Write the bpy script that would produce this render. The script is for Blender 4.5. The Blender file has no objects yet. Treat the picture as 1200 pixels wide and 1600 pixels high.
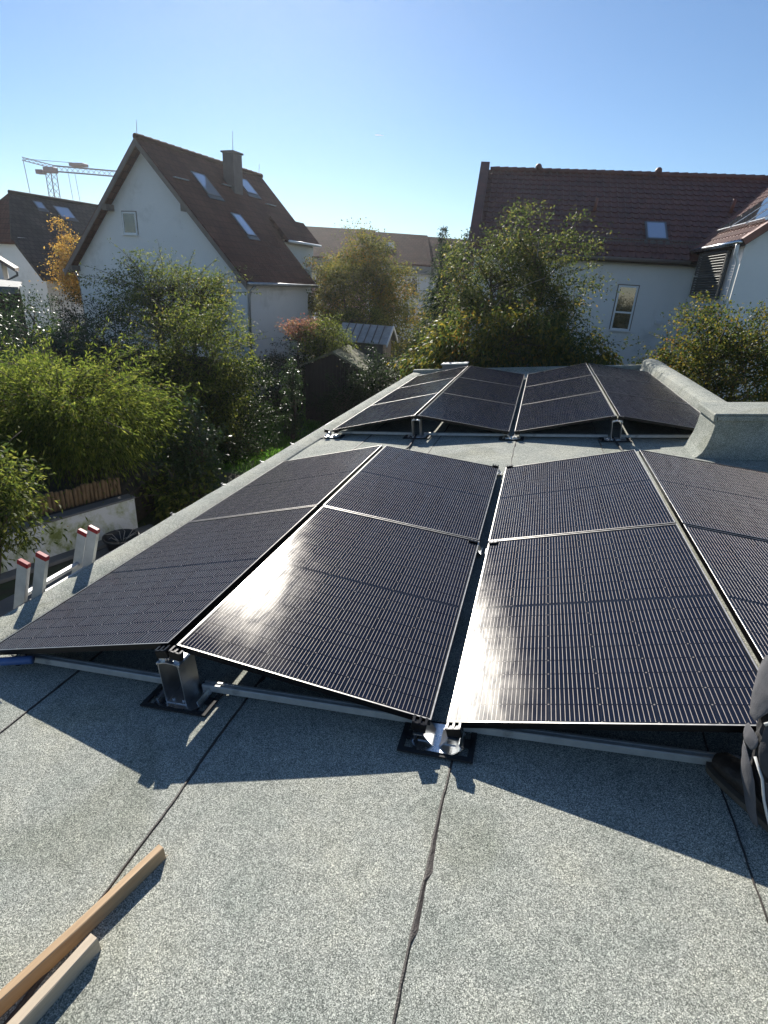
import bpy, math, random
import numpy as np
from mathutils import Vector, Matrix
R = math.radians
sc = bpy.context.scene
col = sc.collection
random.seed(7)

# ------------------------------------------------------------------ camera
TILT = R(-6.625)                                   # the flat roof drains to the left
MR = Matrix.Rotation(TILT, 4, 'Y')                 # roof frame -> world
cam_d = bpy.data.cameras.new('camera')
cam = bpy.data.objects.new('camera', cam_d); col.objects.link(cam)
right = Vector((0.96168973, 0.2676466, 0.05931403))
down = Vector((0.15681938, -0.35962774, -0.91982366))
fwd = Vector((-0.2248567, 0.89388656, -0.38782248))
m = Matrix.Identity(4)
for i in range(3):
    m[i][0] = right[i]; m[i][1] = -down[i]; m[i][2] = -fwd[i]
p = MR @ Vector((0, 0, 1.63))
m[0][3], m[1][3], m[2][3] = p
cam.matrix_world = m
cam_d.sensor_fit = 'VERTICAL'; cam_d.sensor_height = 36.0; cam_d.sensor_width = 36.0
cam_d.lens = 850 / 1600 * 36
cam_d.clip_start = 0.05; cam_d.clip_end = 9000
sc.camera = cam

# ------------------------------------------------------------------ light
SUN_EL, SUN_AZ = 29.0, 26.2                        # azimuth measured from +Y towards -X
w = bpy.data.worlds.new('World'); sc.world = w; w.use_nodes = True
wn = w.node_tree; wn.nodes.clear()
sky = wn.nodes.new('ShaderNodeTexSky'); sky.sky_type = 'NISHITA'; sky.sun_disc = False
sky.sun_elevation = R(SUN_EL); sky.sun_rotation = R(-SUN_AZ)
sky.air_density = 1.0; sky.dust_density = 0.05; sky.ozone_density = 4.5; sky.altitude = 120
bg = wn.nodes.new('ShaderNodeBackground'); bg.inputs[1].default_value = 0.062
wo = wn.nodes.new('ShaderNodeOutputWorld')
wn.links.new(sky.outputs[0], bg.inputs[0]); wn.links.new(bg.outputs[0], wo.inputs[0])
sl = bpy.data.lights.new('sun', 'SUN'); sl.energy = 4.4; sl.angle = R(0.53); sl.color = (1.0, 0.95, 0.86)
so = bpy.data.objects.new('sun', sl); col.objects.link(so)
sdir = Vector((-math.sin(R(SUN_AZ)) * math.cos(R(SUN_EL)), math.cos(R(SUN_AZ)) * math.cos(R(SUN_EL)), math.sin(R(SUN_EL))))
so.rotation_euler = sdir.to_track_quat('Z', 'Y').to_euler()
so.location = sdir * 60
vs = sc.view_settings
vs.view_transform = 'Standard'; vs.look = 'None'; vs.gamma = 1.0; vs.use_curve_mapping = False
vs.exposure = 0.95
sc.cycles.max_bounces = 8; sc.cycles.transparent_max_bounces = 12
sc.cycles.diffuse_bounces = 3; sc.cycles.glossy_bounces = 3
sc.cycles.caustics_reflective = False; sc.cycles.caustics_refractive = False
sc.cycles.sample_clamp_indirect = 6.0
sc.cycles.use_denoising = True

# ------------------------------------------------------------------ materials
def nodes(name):
    mt = bpy.data.materials.new(name); mt.use_nodes = True
    nt = mt.node_tree; nt.nodes.clear()
    out = nt.nodes.new('ShaderNodeOutputMaterial')
    return mt, nt, out

def N(nt, kind, **kw):
    n = nt.nodes.new(kind)
    for k, v in kw.items():
        if k in n.inputs: n.inputs[k].default_value = v
        else: setattr(n, k, v)
    return n

def ramp(nt, stops, interp='LINEAR'):
    r = nt.nodes.new('ShaderNodeValToRGB'); cr = r.color_ramp; cr.interpolation = interp
    while len(cr.elements) < len(stops): cr.elements.new(0.5)
    for e, (pos, c) in zip(cr.elements, stops):
        e.position = pos; e.color = (c[0], c[1], c[2], 1)
    return r

def pm(name, base, rough=0.6, metal=0.0, var=0.15, scale=6.0, bump=0.0, bscale=60.0, coord='Object', stretch=None, dirt=None, spec=0.5):
    """plain surface with two scales of colour variation, roughness variation and fine relief"""
    mt, nt, out = nodes(name)
    b = N(nt, 'ShaderNodeBsdfPrincipled', Metallic=metal)
    b.inputs['Specular IOR Level'].default_value = spec
    tc = N(nt, 'ShaderNodeTexCoord'); src = tc.outputs[coord]
    if stretch:
        mp = N(nt, 'ShaderNodeMapping'); mp.inputs['Scale'].default_value = stretch
        nt.links.new(src, mp.inputs[0]); src = mp.outputs[0]
    n1 = N(nt, 'ShaderNodeTexNoise', Scale=scale, Detail=6.0, Roughness=0.65)
    nt.links.new(src, n1.inputs['Vector'])
    lo = [max(0, c * (1 - var)) for c in base]; hi = [min(1, c * (1 + var)) for c in base]
    r = ramp(nt, [(0.3, lo), (0.7, hi)]); nt.links.new(n1.outputs[0], r.inputs[0])
    cout = r.outputs[0]
    if dirt:
        n2 = N(nt, 'ShaderNodeTexNoise', Scale=dirt[1], Detail=8.0, Roughness=0.7)
        nt.links.new(src, n2.inputs['Vector'])
        rr = ramp(nt, [(dirt[2], (0, 0, 0)), (dirt[2] + 0.16, (1, 1, 1))]); nt.links.new(n2.outputs[0], rr.inputs[0])
        mx = N(nt, 'ShaderNodeMix', data_type='RGBA')
        nt.links.new(rr.outputs[0], mx.inputs[0]); nt.links.new(cout, mx.inputs[6]); mx.inputs[7].default_value = (*dirt[0], 1)
        cout = mx.outputs[2]
    nt.links.new(cout, b.inputs['Base Color'])
    mr = N(nt, 'ShaderNodeMapRange'); mr.inputs[3].default_value = max(0.02, rough - 0.1); mr.inputs[4].default_value = min(1, rough + 0.1)
    nt.links.new(n1.outputs[0], mr.inputs[0]); nt.links.new(mr.outputs[0], b.inputs['Roughness'])
    if bump:
        n3 = N(nt, 'ShaderNodeTexNoise', Scale=bscale, Detail=5.0); nt.links.new(src, n3.inputs['Vector'])
        bp = N(nt, 'ShaderNodeBump', Strength=bump, Distance=0.01); nt.links.new(n3.outputs[0], bp.inputs['Height'])
        nt.links.new(bp.outputs[0], b.inputs['Normal'])
    nt.links.new(b.outputs[0], out.inputs[0])
    return mt

def felt_mat():
    """mineral granules on bitumen felt"""
    mt, nt, out = nodes('roof_felt')
    b = N(nt, 'ShaderNodeBsdfPrincipled', Roughness=0.9); b.inputs['Specular IOR Level'].default_value = 0.25
    tc = N(nt, 'ShaderNodeTexCoord')
    v = N(nt, 'ShaderNodeTexVoronoi', Scale=460.0); nt.links.new(tc.outputs['Object'], v.inputs['Vector'])
    sep = N(nt, 'ShaderNodeSeparateColor'); nt.links.new(v.outputs['Color'], sep.inputs[0])
    r = ramp(nt, [(0.0, (0.08, 0.086, 0.077)), (0.3, (0.19, 0.20, 0.18)), (0.55, (0.30, 0.312, 0.282)), (0.8, (0.46, 0.47, 0.425)), (1.0, (0.74, 0.74, 0.67))])
    nt.links.new(sep.outputs[0], r.inputs[0])
    n = N(nt, 'ShaderNodeTexNoise', Scale=2.3, Detail=7.0, Roughness=0.62); nt.links.new(tc.outputs['Object'], n.inputs['Vector'])
    r2 = ramp(nt, [(0.3, (0.78, 0.82, 0.80)), (0.5, (1.0, 1.0, 0.98)), (0.72, (1.16, 1.13, 1.05))]); nt.links.new(n.outputs[0], r2.inputs[0])
    mu = N(nt, 'ShaderNodeMix', data_type='RGBA', blend_type='MULTIPLY'); mu.inputs[0].default_value = 1.0
    nt.links.new(r.outputs[0], mu.inputs[6]); nt.links.new(r2.outputs[0], mu.inputs[7])
    # dried-puddle marks
    n4 = N(nt, 'ShaderNodeTexNoise', Scale=0.9, Detail=4.0, Distortion=1.2); nt.links.new(tc.outputs['Object'], n4.inputs['Vector'])
    r4 = ramp(nt, [(0.56, (1, 1, 1)), (0.62, (0.84, 0.84, 0.80)), (0.66, (0.97, 0.97, 0.95))]); nt.links.new(n4.outputs[0], r4.inputs[0])
    mu2 = N(nt, 'ShaderNodeMix', data_type='RGBA', blend_type='MULTIPLY'); mu2.inputs[0].default_value = 1.0
    nt.links.new(mu.outputs[2], mu2.inputs[6]); nt.links.new(r4.outputs[0], mu2.inputs[7])
    n5 = N(nt, 'ShaderNodeTexNoise', Scale=16.0, Detail=5.0, Roughness=0.7); nt.links.new(tc.outputs['Object'], n5.inputs['Vector'])
    r5 = ramp(nt, [(0.28, (0.80, 0.81, 0.80)), (0.5, (1, 1, 1)), (0.74, (1.14, 1.13, 1.10))]); nt.links.new(n5.outputs[0], r5.inputs[0])
    mu3 = N(nt, 'ShaderNodeMix', data_type='RGBA', blend_type='MULTIPLY'); mu3.inputs[0].default_value = 1.0
    nt.links.new(mu2.outputs[2], mu3.inputs[6]); nt.links.new(r5.outputs[0], mu3.inputs[7])
    nt.links.new(mu3.outputs[2], b.inputs['Base Color'])
    bp = N(nt, 'ShaderNodeBump', Strength=0.6, Distance=0.0022); nt.links.new(sep.outputs[1], bp.inputs['Height'])
    nt.links.new(bp.outputs[0], b.inputs['Normal'])
    nt.links.new(b.outputs[0], out.inputs[0])
    return mt

def leaf_mat(name, cols, trans=0.42, gloss=0.45, patch=None, pscale=0.6):
    """leaves: per-leaf colour, a slower patchiness through the crown, light through the blade"""
    mt, nt, out = nodes(name)
    g = N(nt, 'ShaderNodeNewGeometry')
    k = len(cols)
    r = ramp(nt, [(i / (k - 1), c) for i, c in enumerate(cols)]); nt.links.new(g.outputs['Random Per Island'], r.inputs[0])
    cout = r.outputs[0]
    if patch:
        tc = N(nt, 'ShaderNodeTexCoord')
        n = N(nt, 'ShaderNodeTexNoise', Scale=pscale, Detail=3.0); nt.links.new(tc.outputs['Object'], n.inputs['Vector'])
        ad = N(nt, 'ShaderNodeMath', operation='MULTIPLY_ADD'); ad.inputs[1].default_value = 0.35
        nt.links.new(g.outputs['Random Per Island'], ad.inputs[0]); nt.links.new(n.outputs[0], ad.inputs[2])
        rr = ramp(nt, [(patch[1], (0, 0, 0)), (patch[1] + 0.12, (1, 1, 1))]); nt.links.new(ad.outputs[0], rr.inputs[0])
        mx = N(nt, 'ShaderNodeMix', data_type='RGBA'); nt.links.new(rr.outputs[0], mx.inputs[0])
        nt.links.new(cout, mx.inputs[6]); mx.inputs[7].default_value = (*patch[0], 1); cout = mx.outputs[2]
    b = N(nt, 'ShaderNodeBsdfPrincipled', Roughness=min(0.8, gloss + 0.16)); b.inputs['Specular IOR Level'].default_value = 0.5 if gloss < 0.3 else 0.16
    nt.links.new(cout, b.inputs['Base Color'])
    t = N(nt, 'ShaderNodeBsdfTranslucent')
    hs = N(nt, 'ShaderNodeHueSaturation', Value=2.4, Saturation=1.06); nt.links.new(cout, hs.inputs['Color']); nt.links.new(hs.outputs[0], t.inputs[0])
    ms = N(nt, 'ShaderNodeMixShader'); ms.inputs[0].default_value = trans
    nt.links.new(b.outputs[0], ms.inputs[1]); nt.links.new(t.outputs[0], ms.inputs[2])
    nt.links.new(ms.outputs[0], out.inputs[0])
    return mt

def glass_mat(name, rough=0.07, dust=0.02, tint=(1, 1, 1), ior=1.5, bump=0.0):
    """thin sheet: clear with fresnel reflection and a film of dust"""
    mt, nt, out = nodes(name)
    f = N(nt, 'ShaderNodeFresnel', IOR=ior)          # the same on both faces of a thin sheet
    gb = N(nt, 'ShaderNodeNewGeometry'); io = N(nt, 'ShaderNodeMapRange'); io.inputs[3].default_value = ior; io.inputs[4].default_value = 1 / ior
    nt.links.new(gb.outputs['Backfacing'], io.inputs[0]); nt.links.new(io.outputs[0], f.inputs['IOR'])
    tr = N(nt, 'ShaderNodeBsdfTransparent'); tr.inputs[0].default_value = (*tint, 1)
    gl = N(nt, 'ShaderNodeBsdfGlossy', Roughness=rough); gl.distribution = 'BECKMANN'
    tc = N(nt, 'ShaderNodeTexCoord')
    n = N(nt, 'ShaderNodeTexNoise', Scale=3.5, Detail=8.0, Roughness=0.7); nt.links.new(tc.outputs['Object'], n.inputs['Vector'])
    mr = N(nt, 'ShaderNodeMapRange'); mr.inputs[1].default_value = 0.35; mr.inputs[2].default_value = 0.75
    mr.inputs[3].default_value = rough * 0.9; mr.inputs[4].default_value = rough * 1.2
    nt.links.new(n.outputs[0], mr.inputs[0]); nt.links.new(mr.outputs[0], gl.inputs['Roughness'])
    # wiped smears and fine soiling break up the mirror image
    mps = N(nt, 'ShaderNodeMapping'); mps.inputs['Scale'].default_value = (9.0, 2.2, 1.0); mps.inputs['Rotation'].default_value = (0, 0, 0.5); nt.links.new(tc.outputs['Object'], mps.inputs[0])
    ns = N(nt, 'ShaderNodeTexNoise', Scale=1.6, Detail=7.0, Roughness=0.68, Distortion=0.8); nt.links.new(mps.outputs[0], ns.inputs['Vector'])
    rsm = ramp(nt, [(0.34, (0.16, 0.16, 0.165)), (0.66, (0.68, 0.66, 0.63))]); nt.links.new(ns.outputs[0], rsm.inputs[0]); nt.links.new(rsm.outputs[0], gl.inputs['Color'])
    m1 = N(nt, 'ShaderNodeMixShader'); nt.links.new(f.outputs[0], m1.inputs[0]); nt.links.new(tr.outputs[0], m1.inputs[1]); nt.links.new(gl.outputs[0], m1.inputs[2])
    df = N(nt, 'ShaderNodeBsdfDiffuse'); df.inputs[0].default_value = (0.55, 0.53, 0.5, 1)
    m2 = N(nt, 'ShaderNodeMixShader')
    d2 = N(nt, 'ShaderNodeMapRange'); d2.inputs[1].default_value = 0.3; d2.inputs[2].default_value = 0.8; d2.inputs[3].default_value = dust * 0.4; d2.inputs[4].default_value = dust * 2
    nt.links.new(n.outputs[0], d2.inputs[0]); nt.links.new(d2.outputs[0], m2.inputs[0])
    nt.links.new(m1.outputs[0], m2.inputs[1]); nt.links.new(df.outputs[0], m2.inputs[2])
    if bump:
        n3 = N(nt, 'ShaderNodeTexNoise', Scale=900.0, Detail=1.0); nt.links.new(tc.outputs['Object'], n3.inputs['Vector'])
        bp = N(nt, 'ShaderNodeBump', Strength=bump, Distance=0.001); nt.links.new(n3.outputs[0], bp.inputs['Height'])
        nt.links.new(bp.outputs[0], gl.inputs['Normal'])
    nt.links.new(m2.outputs[0], out.inputs[0])
    return mt

def wall_stain_mat():
    """white render with streaks of green algae"""
    mt, nt, out = nodes('algae_render')
    b = N(nt, 'ShaderNodeBsdfPrincipled', Roughness=0.85)
    tc = N(nt, 'ShaderNodeTexCoord')
    mp = N(nt, 'ShaderNodeMapping'); mp.inputs['Scale'].default_value = (1.0, 1.3, 0.7); nt.links.new(tc.outputs['Object'], mp.inputs[0])
    n = N(nt, 'ShaderNodeTexNoise', Scale=1.9, Detail=9.0, Roughness=0.72, Distortion=0.4); nt.links.new(mp.outputs[0], n.inputs['Vector'])
    r = ramp(nt, [(0.45, (0.66, 0.66, 0.65)), (0.54, (0.50, 0.51, 0.40)), (0.62, (0.20, 0.23, 0.07)), (0.72, (0.13, 0.16, 0.04))])
    nt.links.new(n.outputs[0], r.inputs[0]); nt.links.new(r.outputs[0], b.inputs['Base Color'])
    n2 = N(nt, 'ShaderNodeTexNoise', Scale=120.0); nt.links.new(tc.outputs['Object'], n2.inputs['Vector'])
    bp = N(nt, 'ShaderNodeBump', Strength=0.2, Distance=0.004); nt.links.new(n2.outputs[0], bp.inputs['Height']); nt.links.new(bp.outputs[0], b.inputs['Normal'])
    nt.links.new(b.outputs[0], out.inputs[0])
    return mt

def wood_mat(name, a, bcol, scale=3.0, rough=0.65):
    mt, nt, out = nodes(name)
    b = N(nt, 'ShaderNodeBsdfPrincipled', Roughness=rough)
    tc = N(nt, 'ShaderNodeTexCoord')
    mp = N(nt, 'ShaderNodeMapping'); mp.inputs['Scale'].default_value = (30.0, 1.6, 30.0); nt.links.new(tc.outputs['Object'], mp.inputs[0])
    n = N(nt, 'ShaderNodeTexNoise', Scale=scale, Detail=7.0, Roughness=0.6, Distortion=0.5); nt.links.new(mp.outputs[0], n.inputs['Vector'])
    r = ramp(nt, [(0.3, a), (0.7, bcol)]); nt.links.new(n.outputs[0], r.inputs[0]); nt.links.new(r.outputs[0], b.inputs['Base Color'])
    bp = N(nt, 'ShaderNodeBump', Strength=0.25, Distance=0.002); nt.links.new(n.outputs[0], bp.inputs['Height']); nt.links.new(bp.outputs[0], b.inputs['Normal'])
    nt.links.new(b.outputs[0], out.inputs[0])
    return mt

def far_tile_mat(name, a, bcol, su, sv):
    """roof covering too far away to tell the tiles apart: course and tile relief"""
    mt, nt, out = nodes(name)
    b = N(nt, 'ShaderNodeBsdfPrincipled', Roughness=0.85); b.inputs['Specular IOR Level'].default_value = 0.12
    tc = N(nt, 'ShaderNodeTexCoord')
    br = N(nt, 'ShaderNodeTexBrick', Scale=1.0); br.inputs['Brick Width'].default_value = su; br.inputs['Row Height'].default_value = sv
    br.inputs['Mortar Size'].default_value = 0.02; br.inputs['Color1'].default_value = (*a, 1); br.inputs['Color2'].default_value = (*bcol, 1)
    br.inputs['Mortar'].default_value = (a[0] * 0.6, a[1] * 0.6, a[2] * 0.6, 1)
    nt.links.new(tc.outputs['UV'], br.inputs['Vector'])
    n = N(nt, 'ShaderNodeTexNoise', Scale=1.2, Detail=6.0); nt.links.new(tc.outputs['Object'], n.inputs['Vector'])
    r = ramp(nt, [(0.3, (0.7, 0.7, 0.7)), (0.7, (1.25, 1.22, 1.2))]); nt.links.new(n.outputs[0], r.inputs[0])
    mu = N(nt, 'ShaderNodeMix', data_type='RGBA', blend_type='MULTIPLY'); mu.inputs[0].default_value = 1.0
    nt.links.new(br.outputs[0], mu.inputs[6]); nt.links.new(r.outputs[0], mu.inputs[7]); nt.links.new(mu.outputs[2], b.inputs['Base Color'])
    bp = N(nt, 'ShaderNodeBump', Strength=0.5, Distance=0.02); bp.invert = True
    nt.links.new(br.outputs['Fac'], bp.inputs['Height']); nt.links.new(bp.outputs[0], b.inputs['Normal'])
    nt.links.new(b.outputs[0], out.inputs[0])
    return mt

M = {}
M['felt'] = felt_mat()
M['bitumen'] = pm('bitumen', (0.05, 0.04, 0.034), 0.55, var=0.4, scale=40, bump=0.4, bscale=200)
M['frame'] = pm('black_anodised', (0.022, 0.022, 0.024), 0.32, metal=0.85, var=0.1, scale=20)
M['frame_edge'] = pm('glint_frame_edge', (0.34, 0.33, 0.32), 0.42, metal=1.0, var=0.1, scale=30)  # sun glint along the black frame, put into a paler lip colour
M['backsheet'] = pm('black_backsheet', (0.014, 0.019, 0.032), 0.7, var=0.1, spec=0.0)
M['cell'] = pm('silicon_cell', (0.006, 0.010, 0.024), 0.6, metal=0.0, var=0.25, scale=3, spec=0.0)
M['wire'] = pm('tinned_wire', (0.36, 0.325, 0.31), 0.5, metal=0.15, var=0.1, scale=40, spec=0.2)
M['pvglass'] = glass_mat('panel_glass', 0.235, 0.008, bump=0.02, ior=1.19)
M['alu'] = pm('mill_aluminium', (0.66, 0.67, 0.68), 0.36, metal=1.0, var=0.08, scale=25, bump=0.05, bscale=150)
M['alu_matt'] = pm('matt_aluminium', (0.60, 0.60, 0.58), 0.5, metal=0.55, var=0.12, scale=14, dirt=((0.3, 0.29, 0.27), 9, 0.6))
M['steel'] = pm('galvanised_steel', (0.62, 0.64, 0.66), 0.28, metal=1.0, var=0.15, scale=18)
M['rubber'] = pm('black_rubber', (0.014, 0.014, 0.015), 0.75, var=0.25, scale=40, bump=0.2, bscale=300)
M['red_cap'] = pm('red_plastic', (0.36, 0.014, 0.018), 0.4, var=0.12, scale=30)
M['blue_pipe'] = pm('blue_plastic', (0.07, 0.14, 0.33), 0.35, var=0.1, scale=20)
M['zinc'] = pm('zinc_sheet', (0.36, 0.37, 0.38), 0.45, metal=0.8, var=0.2, scale=5)
M['white'] = pm('white_render', (0.80, 0.79, 0.77), 0.9, var=0.04, scale=0.8, bump=0.15, bscale=90, dirt=((0.64, 0.63, 0.60), 0.7, 0.55))
M['grey_render'] = pm('grey_render', (0.60, 0.60, 0.60), 0.9, var=0.06, scale=0.8)
M['pink_render'] = pm('pink_render', (0.58, 0.36, 0.33), 0.9, var=0.06, scale=0.8)
M['algae'] = wall_stain_mat()
M['tile_far'] = far_tile_mat('brown_tiles', (0.105, 0.044, 0.031), (0.13, 0.056, 0.04), 0.30, 0.33)
M['tile_dark'] = far_tile_mat('dark_tiles', (0.055, 0.05, 0.048), (0.075, 0.066, 0.06), 0.30, 0.33)
M['tile_row'] = far_tile_mat('red_brown_tiles', (0.075, 0.030, 0.022), (0.095, 0.04, 0.03), 0.30, 0.33)
M['tile'] = pm('clay_tile', (0.135, 0.048, 0.034), 0.55, var=0.35, scale=2.4, dirt=((0.06, 0.035, 0.03), 3.0, 0.56))
M['tile_wing'] = pm('light_clay_tile', (0.24, 0.10, 0.07), 0.55, var=0.3, scale=2.4)
M['dark_wood'] = pm('dark_timber', (0.055, 0.038, 0.028), 0.7, var=0.3, scale=5, stretch=(6, 6, 0.6))
M['fascia'] = pm('grey_brown_fascia', (0.16, 0.13, 0.11), 0.7, var=0.2, scale=3)
M['log'] = pm('weathered_log', (0.21, 0.135, 0.07), 0.85, var=0.45, scale=6, stretch=(5, 5, 0.8), bump=0.5, bscale=25)
M['batten_a'] = wood_mat('planed_spruce', (0.40, 0.26, 0.14), (0.54, 0.37, 0.21))
M['batten_b'] = wood_mat('grey_spruce', (0.46, 0.37, 0.26), (0.58, 0.47, 0.34))
M['window_white'] = pm('white_plastic', (0.80, 0.80, 0.80), 0.35, var=0.03)
M['pane'] = None
mt, nt, out = nodes('window_pane')
bb = N(nt, 'ShaderNodeBsdfPrincipled', Roughness=0.03); bb.inputs['Base Color'].default_value = (0.03, 0.038, 0.042, 1); bb.inputs['Specular IOR Level'].default_value = 1.0; bb.inputs['IOR'].default_value = 1.7
tcx = N(nt, 'ShaderNodeTexCoord'); nx = N(nt, 'ShaderNodeTexNoise', Scale=1.1, Detail=2.0); nt.links.new(tcx.outputs['Object'], nx.inputs['Vector'])
bx_ = N(nt, 'ShaderNodeBump', Strength=0.03, Distance=0.05); nt.links.new(nx.outputs[0], bx_.inputs['Height']); nt.links.new(bx_.outputs[0], bb.inputs['Normal'])
nt.links.new(bb.outputs[0], out.inputs[0]); M['pane'] = mt
M['lead'] = pm('lead_grey_metal', (0.13, 0.135, 0.14), 0.5, metal=0.3, var=0.15)
M['chimney'] = pm('chimney_cladding', (0.13, 0.11, 0.10), 0.7, var=0.2, scale=3)
M['bark'] = pm('bark', (0.085, 0.065, 0.05), 0.9, var=0.4, scale=8, stretch=(1, 1, 0.3), bump=0.6, bscale=18)
M['pale_bark'] = pm('pale_bark', (0.30, 0.28, 0.25), 0.85, var=0.3, scale=8)
M['soil'] = pm('garden_soil', (0.05, 0.04, 0.03), 0.95, var=0.45, scale=3, bump=0.6, bscale=14)
M['paving'] = pm('concrete_paving', (0.16, 0.155, 0.15), 0.9, var=0.2, scale=1.5, bump=0.2)
M['lawn'] = pm('lawn_ground', (0.07, 0.12, 0.025), 0.95, var=0.4, scale=4, bump=0.5, bscale=40)
M['grass'] = leaf_mat('grass_blade', [(0.05, 0.12, 0.02), (0.09, 0.19, 0.03), (0.14, 0.24, 0.05)], 0.45, 0.5)
M['felt_moss'] = pm('mossy_felt', (0.17, 0.16, 0.10), 0.95, var=0.35, scale=4, bump=0.7, bscale=22, dirt=((0.10, 0.13, 0.03), 2.2, 0.47))
M['corrugated'] = pm('weathered_sheet', (0.40, 0.39, 0.37), 0.8, var=0.25, scale=4, dirt=((0.25, 0.24, 0.2), 3, 0.55))
M['brown_boards'] = pm('brown_boards', (0.028, 0.02, 0.016), 0.8, var=0.3, scale=3)
M['crane'] = pm('crane_red', (0.36, 0.20, 0.20), 0.5, var=0.1)
M['crane_grey'] = pm('crane_grey', (0.26, 0.20, 0.22), 0.5, var=0.1)
M['shutter'] = pm('grey_shutter', (0.14, 0.13, 0.115), 0.6, var=0.15)
M['trouser'] = pm('black_work_cloth', (0.028, 0.028, 0.030), 0.9, var=0.25, scale=18, bump=0.35, bscale=260)
M['trouser_grey'] = pm('grey_work_cloth', (0.11, 0.108, 0.115), 0.9, var=0.2, scale=18, bump=0.3, bscale=260)
M['trouser_dark'] = pm('dark_grey_work_cloth', (0.05, 0.05, 0.054), 0.9, var=0.25, scale=18, bump=0.3, bscale=260)
M['piping'] = pm('reflective_piping', (0.62, 0.62, 0.60), 0.5, var=0.1)
M['boot'] = pm('brown_boot_leather', (0.045, 0.034, 0.026), 0.55, var=0.3, scale=14, bump=0.3, bscale=120)
M['boot_sole'] = pm('boot_sole', (0.12, 0.095, 0.07), 0.8, var=0.25, scale=20)
M['skin'] = pm('skin', (0.48, 0.29, 0.21), 0.5, var=0.08)
M['hair'] = pm('dark_hair', (0.03, 0.02, 0.015), 0.6, var=0.3)
M['tub'] = pm('black_plastic', (0.016, 0.016, 0.017), 0.45, var=0.2)
mt, nt, out = nodes('vapour')
dfx = N(nt, 'ShaderNodeBsdfDiffuse'); dfx.inputs[0].default_value = (0.9, 0.9, 0.92, 1); trx = N(nt, 'ShaderNodeBsdfTranslucent'); trx.inputs[0].default_value = (0.95, 0.95, 0.96, 1)
msx = N(nt, 'ShaderNodeMixShader'); msx.inputs[0].default_value = 0.7; nt.links.new(dfx.outputs[0], msx.inputs[1]); nt.links.new(trx.outputs[0], msx.inputs[2]); nt.links.new(msx.outputs[0], out.inputs[0]); M['cloud'] = mt
L = {}
L['thuja'] = leaf_mat('thuja_spray', [(0.03, 0.048, 0.012), (0.065, 0.09, 0.018), (0.12, 0.145, 0.028), (0.18, 0.19, 0.045)], 0.5, 0.6, patch=((0.07, 0.055, 0.02), 0.86), pscale=1.2)
L['laurel'] = leaf_mat('laurel_leaf', [(0.018, 0.036, 0.014), (0.03, 0.055, 0.018), (0.055, 0.08, 0.024)], 0.25, 0.26)
L['green'] = leaf_mat('green_leaf', [(0.028, 0.044, 0.014), (0.055, 0.075, 0.018), (0.10, 0.12, 0.026), (0.17, 0.17, 0.04)], 0.45, 0.42, patch=((0.19, 0.15, 0.035), 0.88))
L['olive'] = leaf_mat('olive_leaf', [(0.04, 0.055, 0.02), (0.075, 0.085, 0.026), (0.12, 0.115, 0.03), (0.17, 0.14, 0.04)], 0.45, 0.45, patch=((0.21, 0.12, 0.03), 0.80))
L['cherry'] = leaf_mat('yellowing_leaf', [(0.022, 0.04, 0.013), (0.042, 0.062, 0.016), (0.085, 0.09, 0.02), (0.17, 0.13, 0.026)], 0.45, 0.35, patch=((0.17, 0.09, 0.022), 0.86), pscale=1.1)
L['dark'] = leaf_mat('shaded_leaf', [(0.012, 0.022, 0.010), (0.02, 0.034, 0.012), (0.034, 0.048, 0.016)], 0.3, 0.35, patch=((0.12, 0.08, 0.02), 0.92))  # dark green foliage, with deep garden shade darkened into the leaf colour
L['spruce'] = leaf_mat('spruce_needle', [(0.014, 0.03, 0.014), (0.022, 0.042, 0.018), (0.034, 0.055, 0.022)], 0.2, 0.5)
L['apple'] = leaf_mat('apple_leaf', [(0.022, 0.036, 0.014), (0.045, 0.062, 0.018), (0.08, 0.095, 0.026), (0.14, 0.13, 0.04)], 0.42, 0.4, patch=((0.20, 0.13, 0.035), 0.88))
L['orange'] = leaf_mat('orange_leaf', [(0.20, 0.11, 0.03), (0.27, 0.16, 0.04), (0.32, 0.21, 0.06), (0.17, 0.15, 0.04)], 0.5, 0.5)
L['red'] = leaf_mat('red_leaf', [(0.16, 0.06, 0.045), (0.24, 0.12, 0.09), (0.12, 0.11, 0.035)], 0.45, 0.5)

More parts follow.
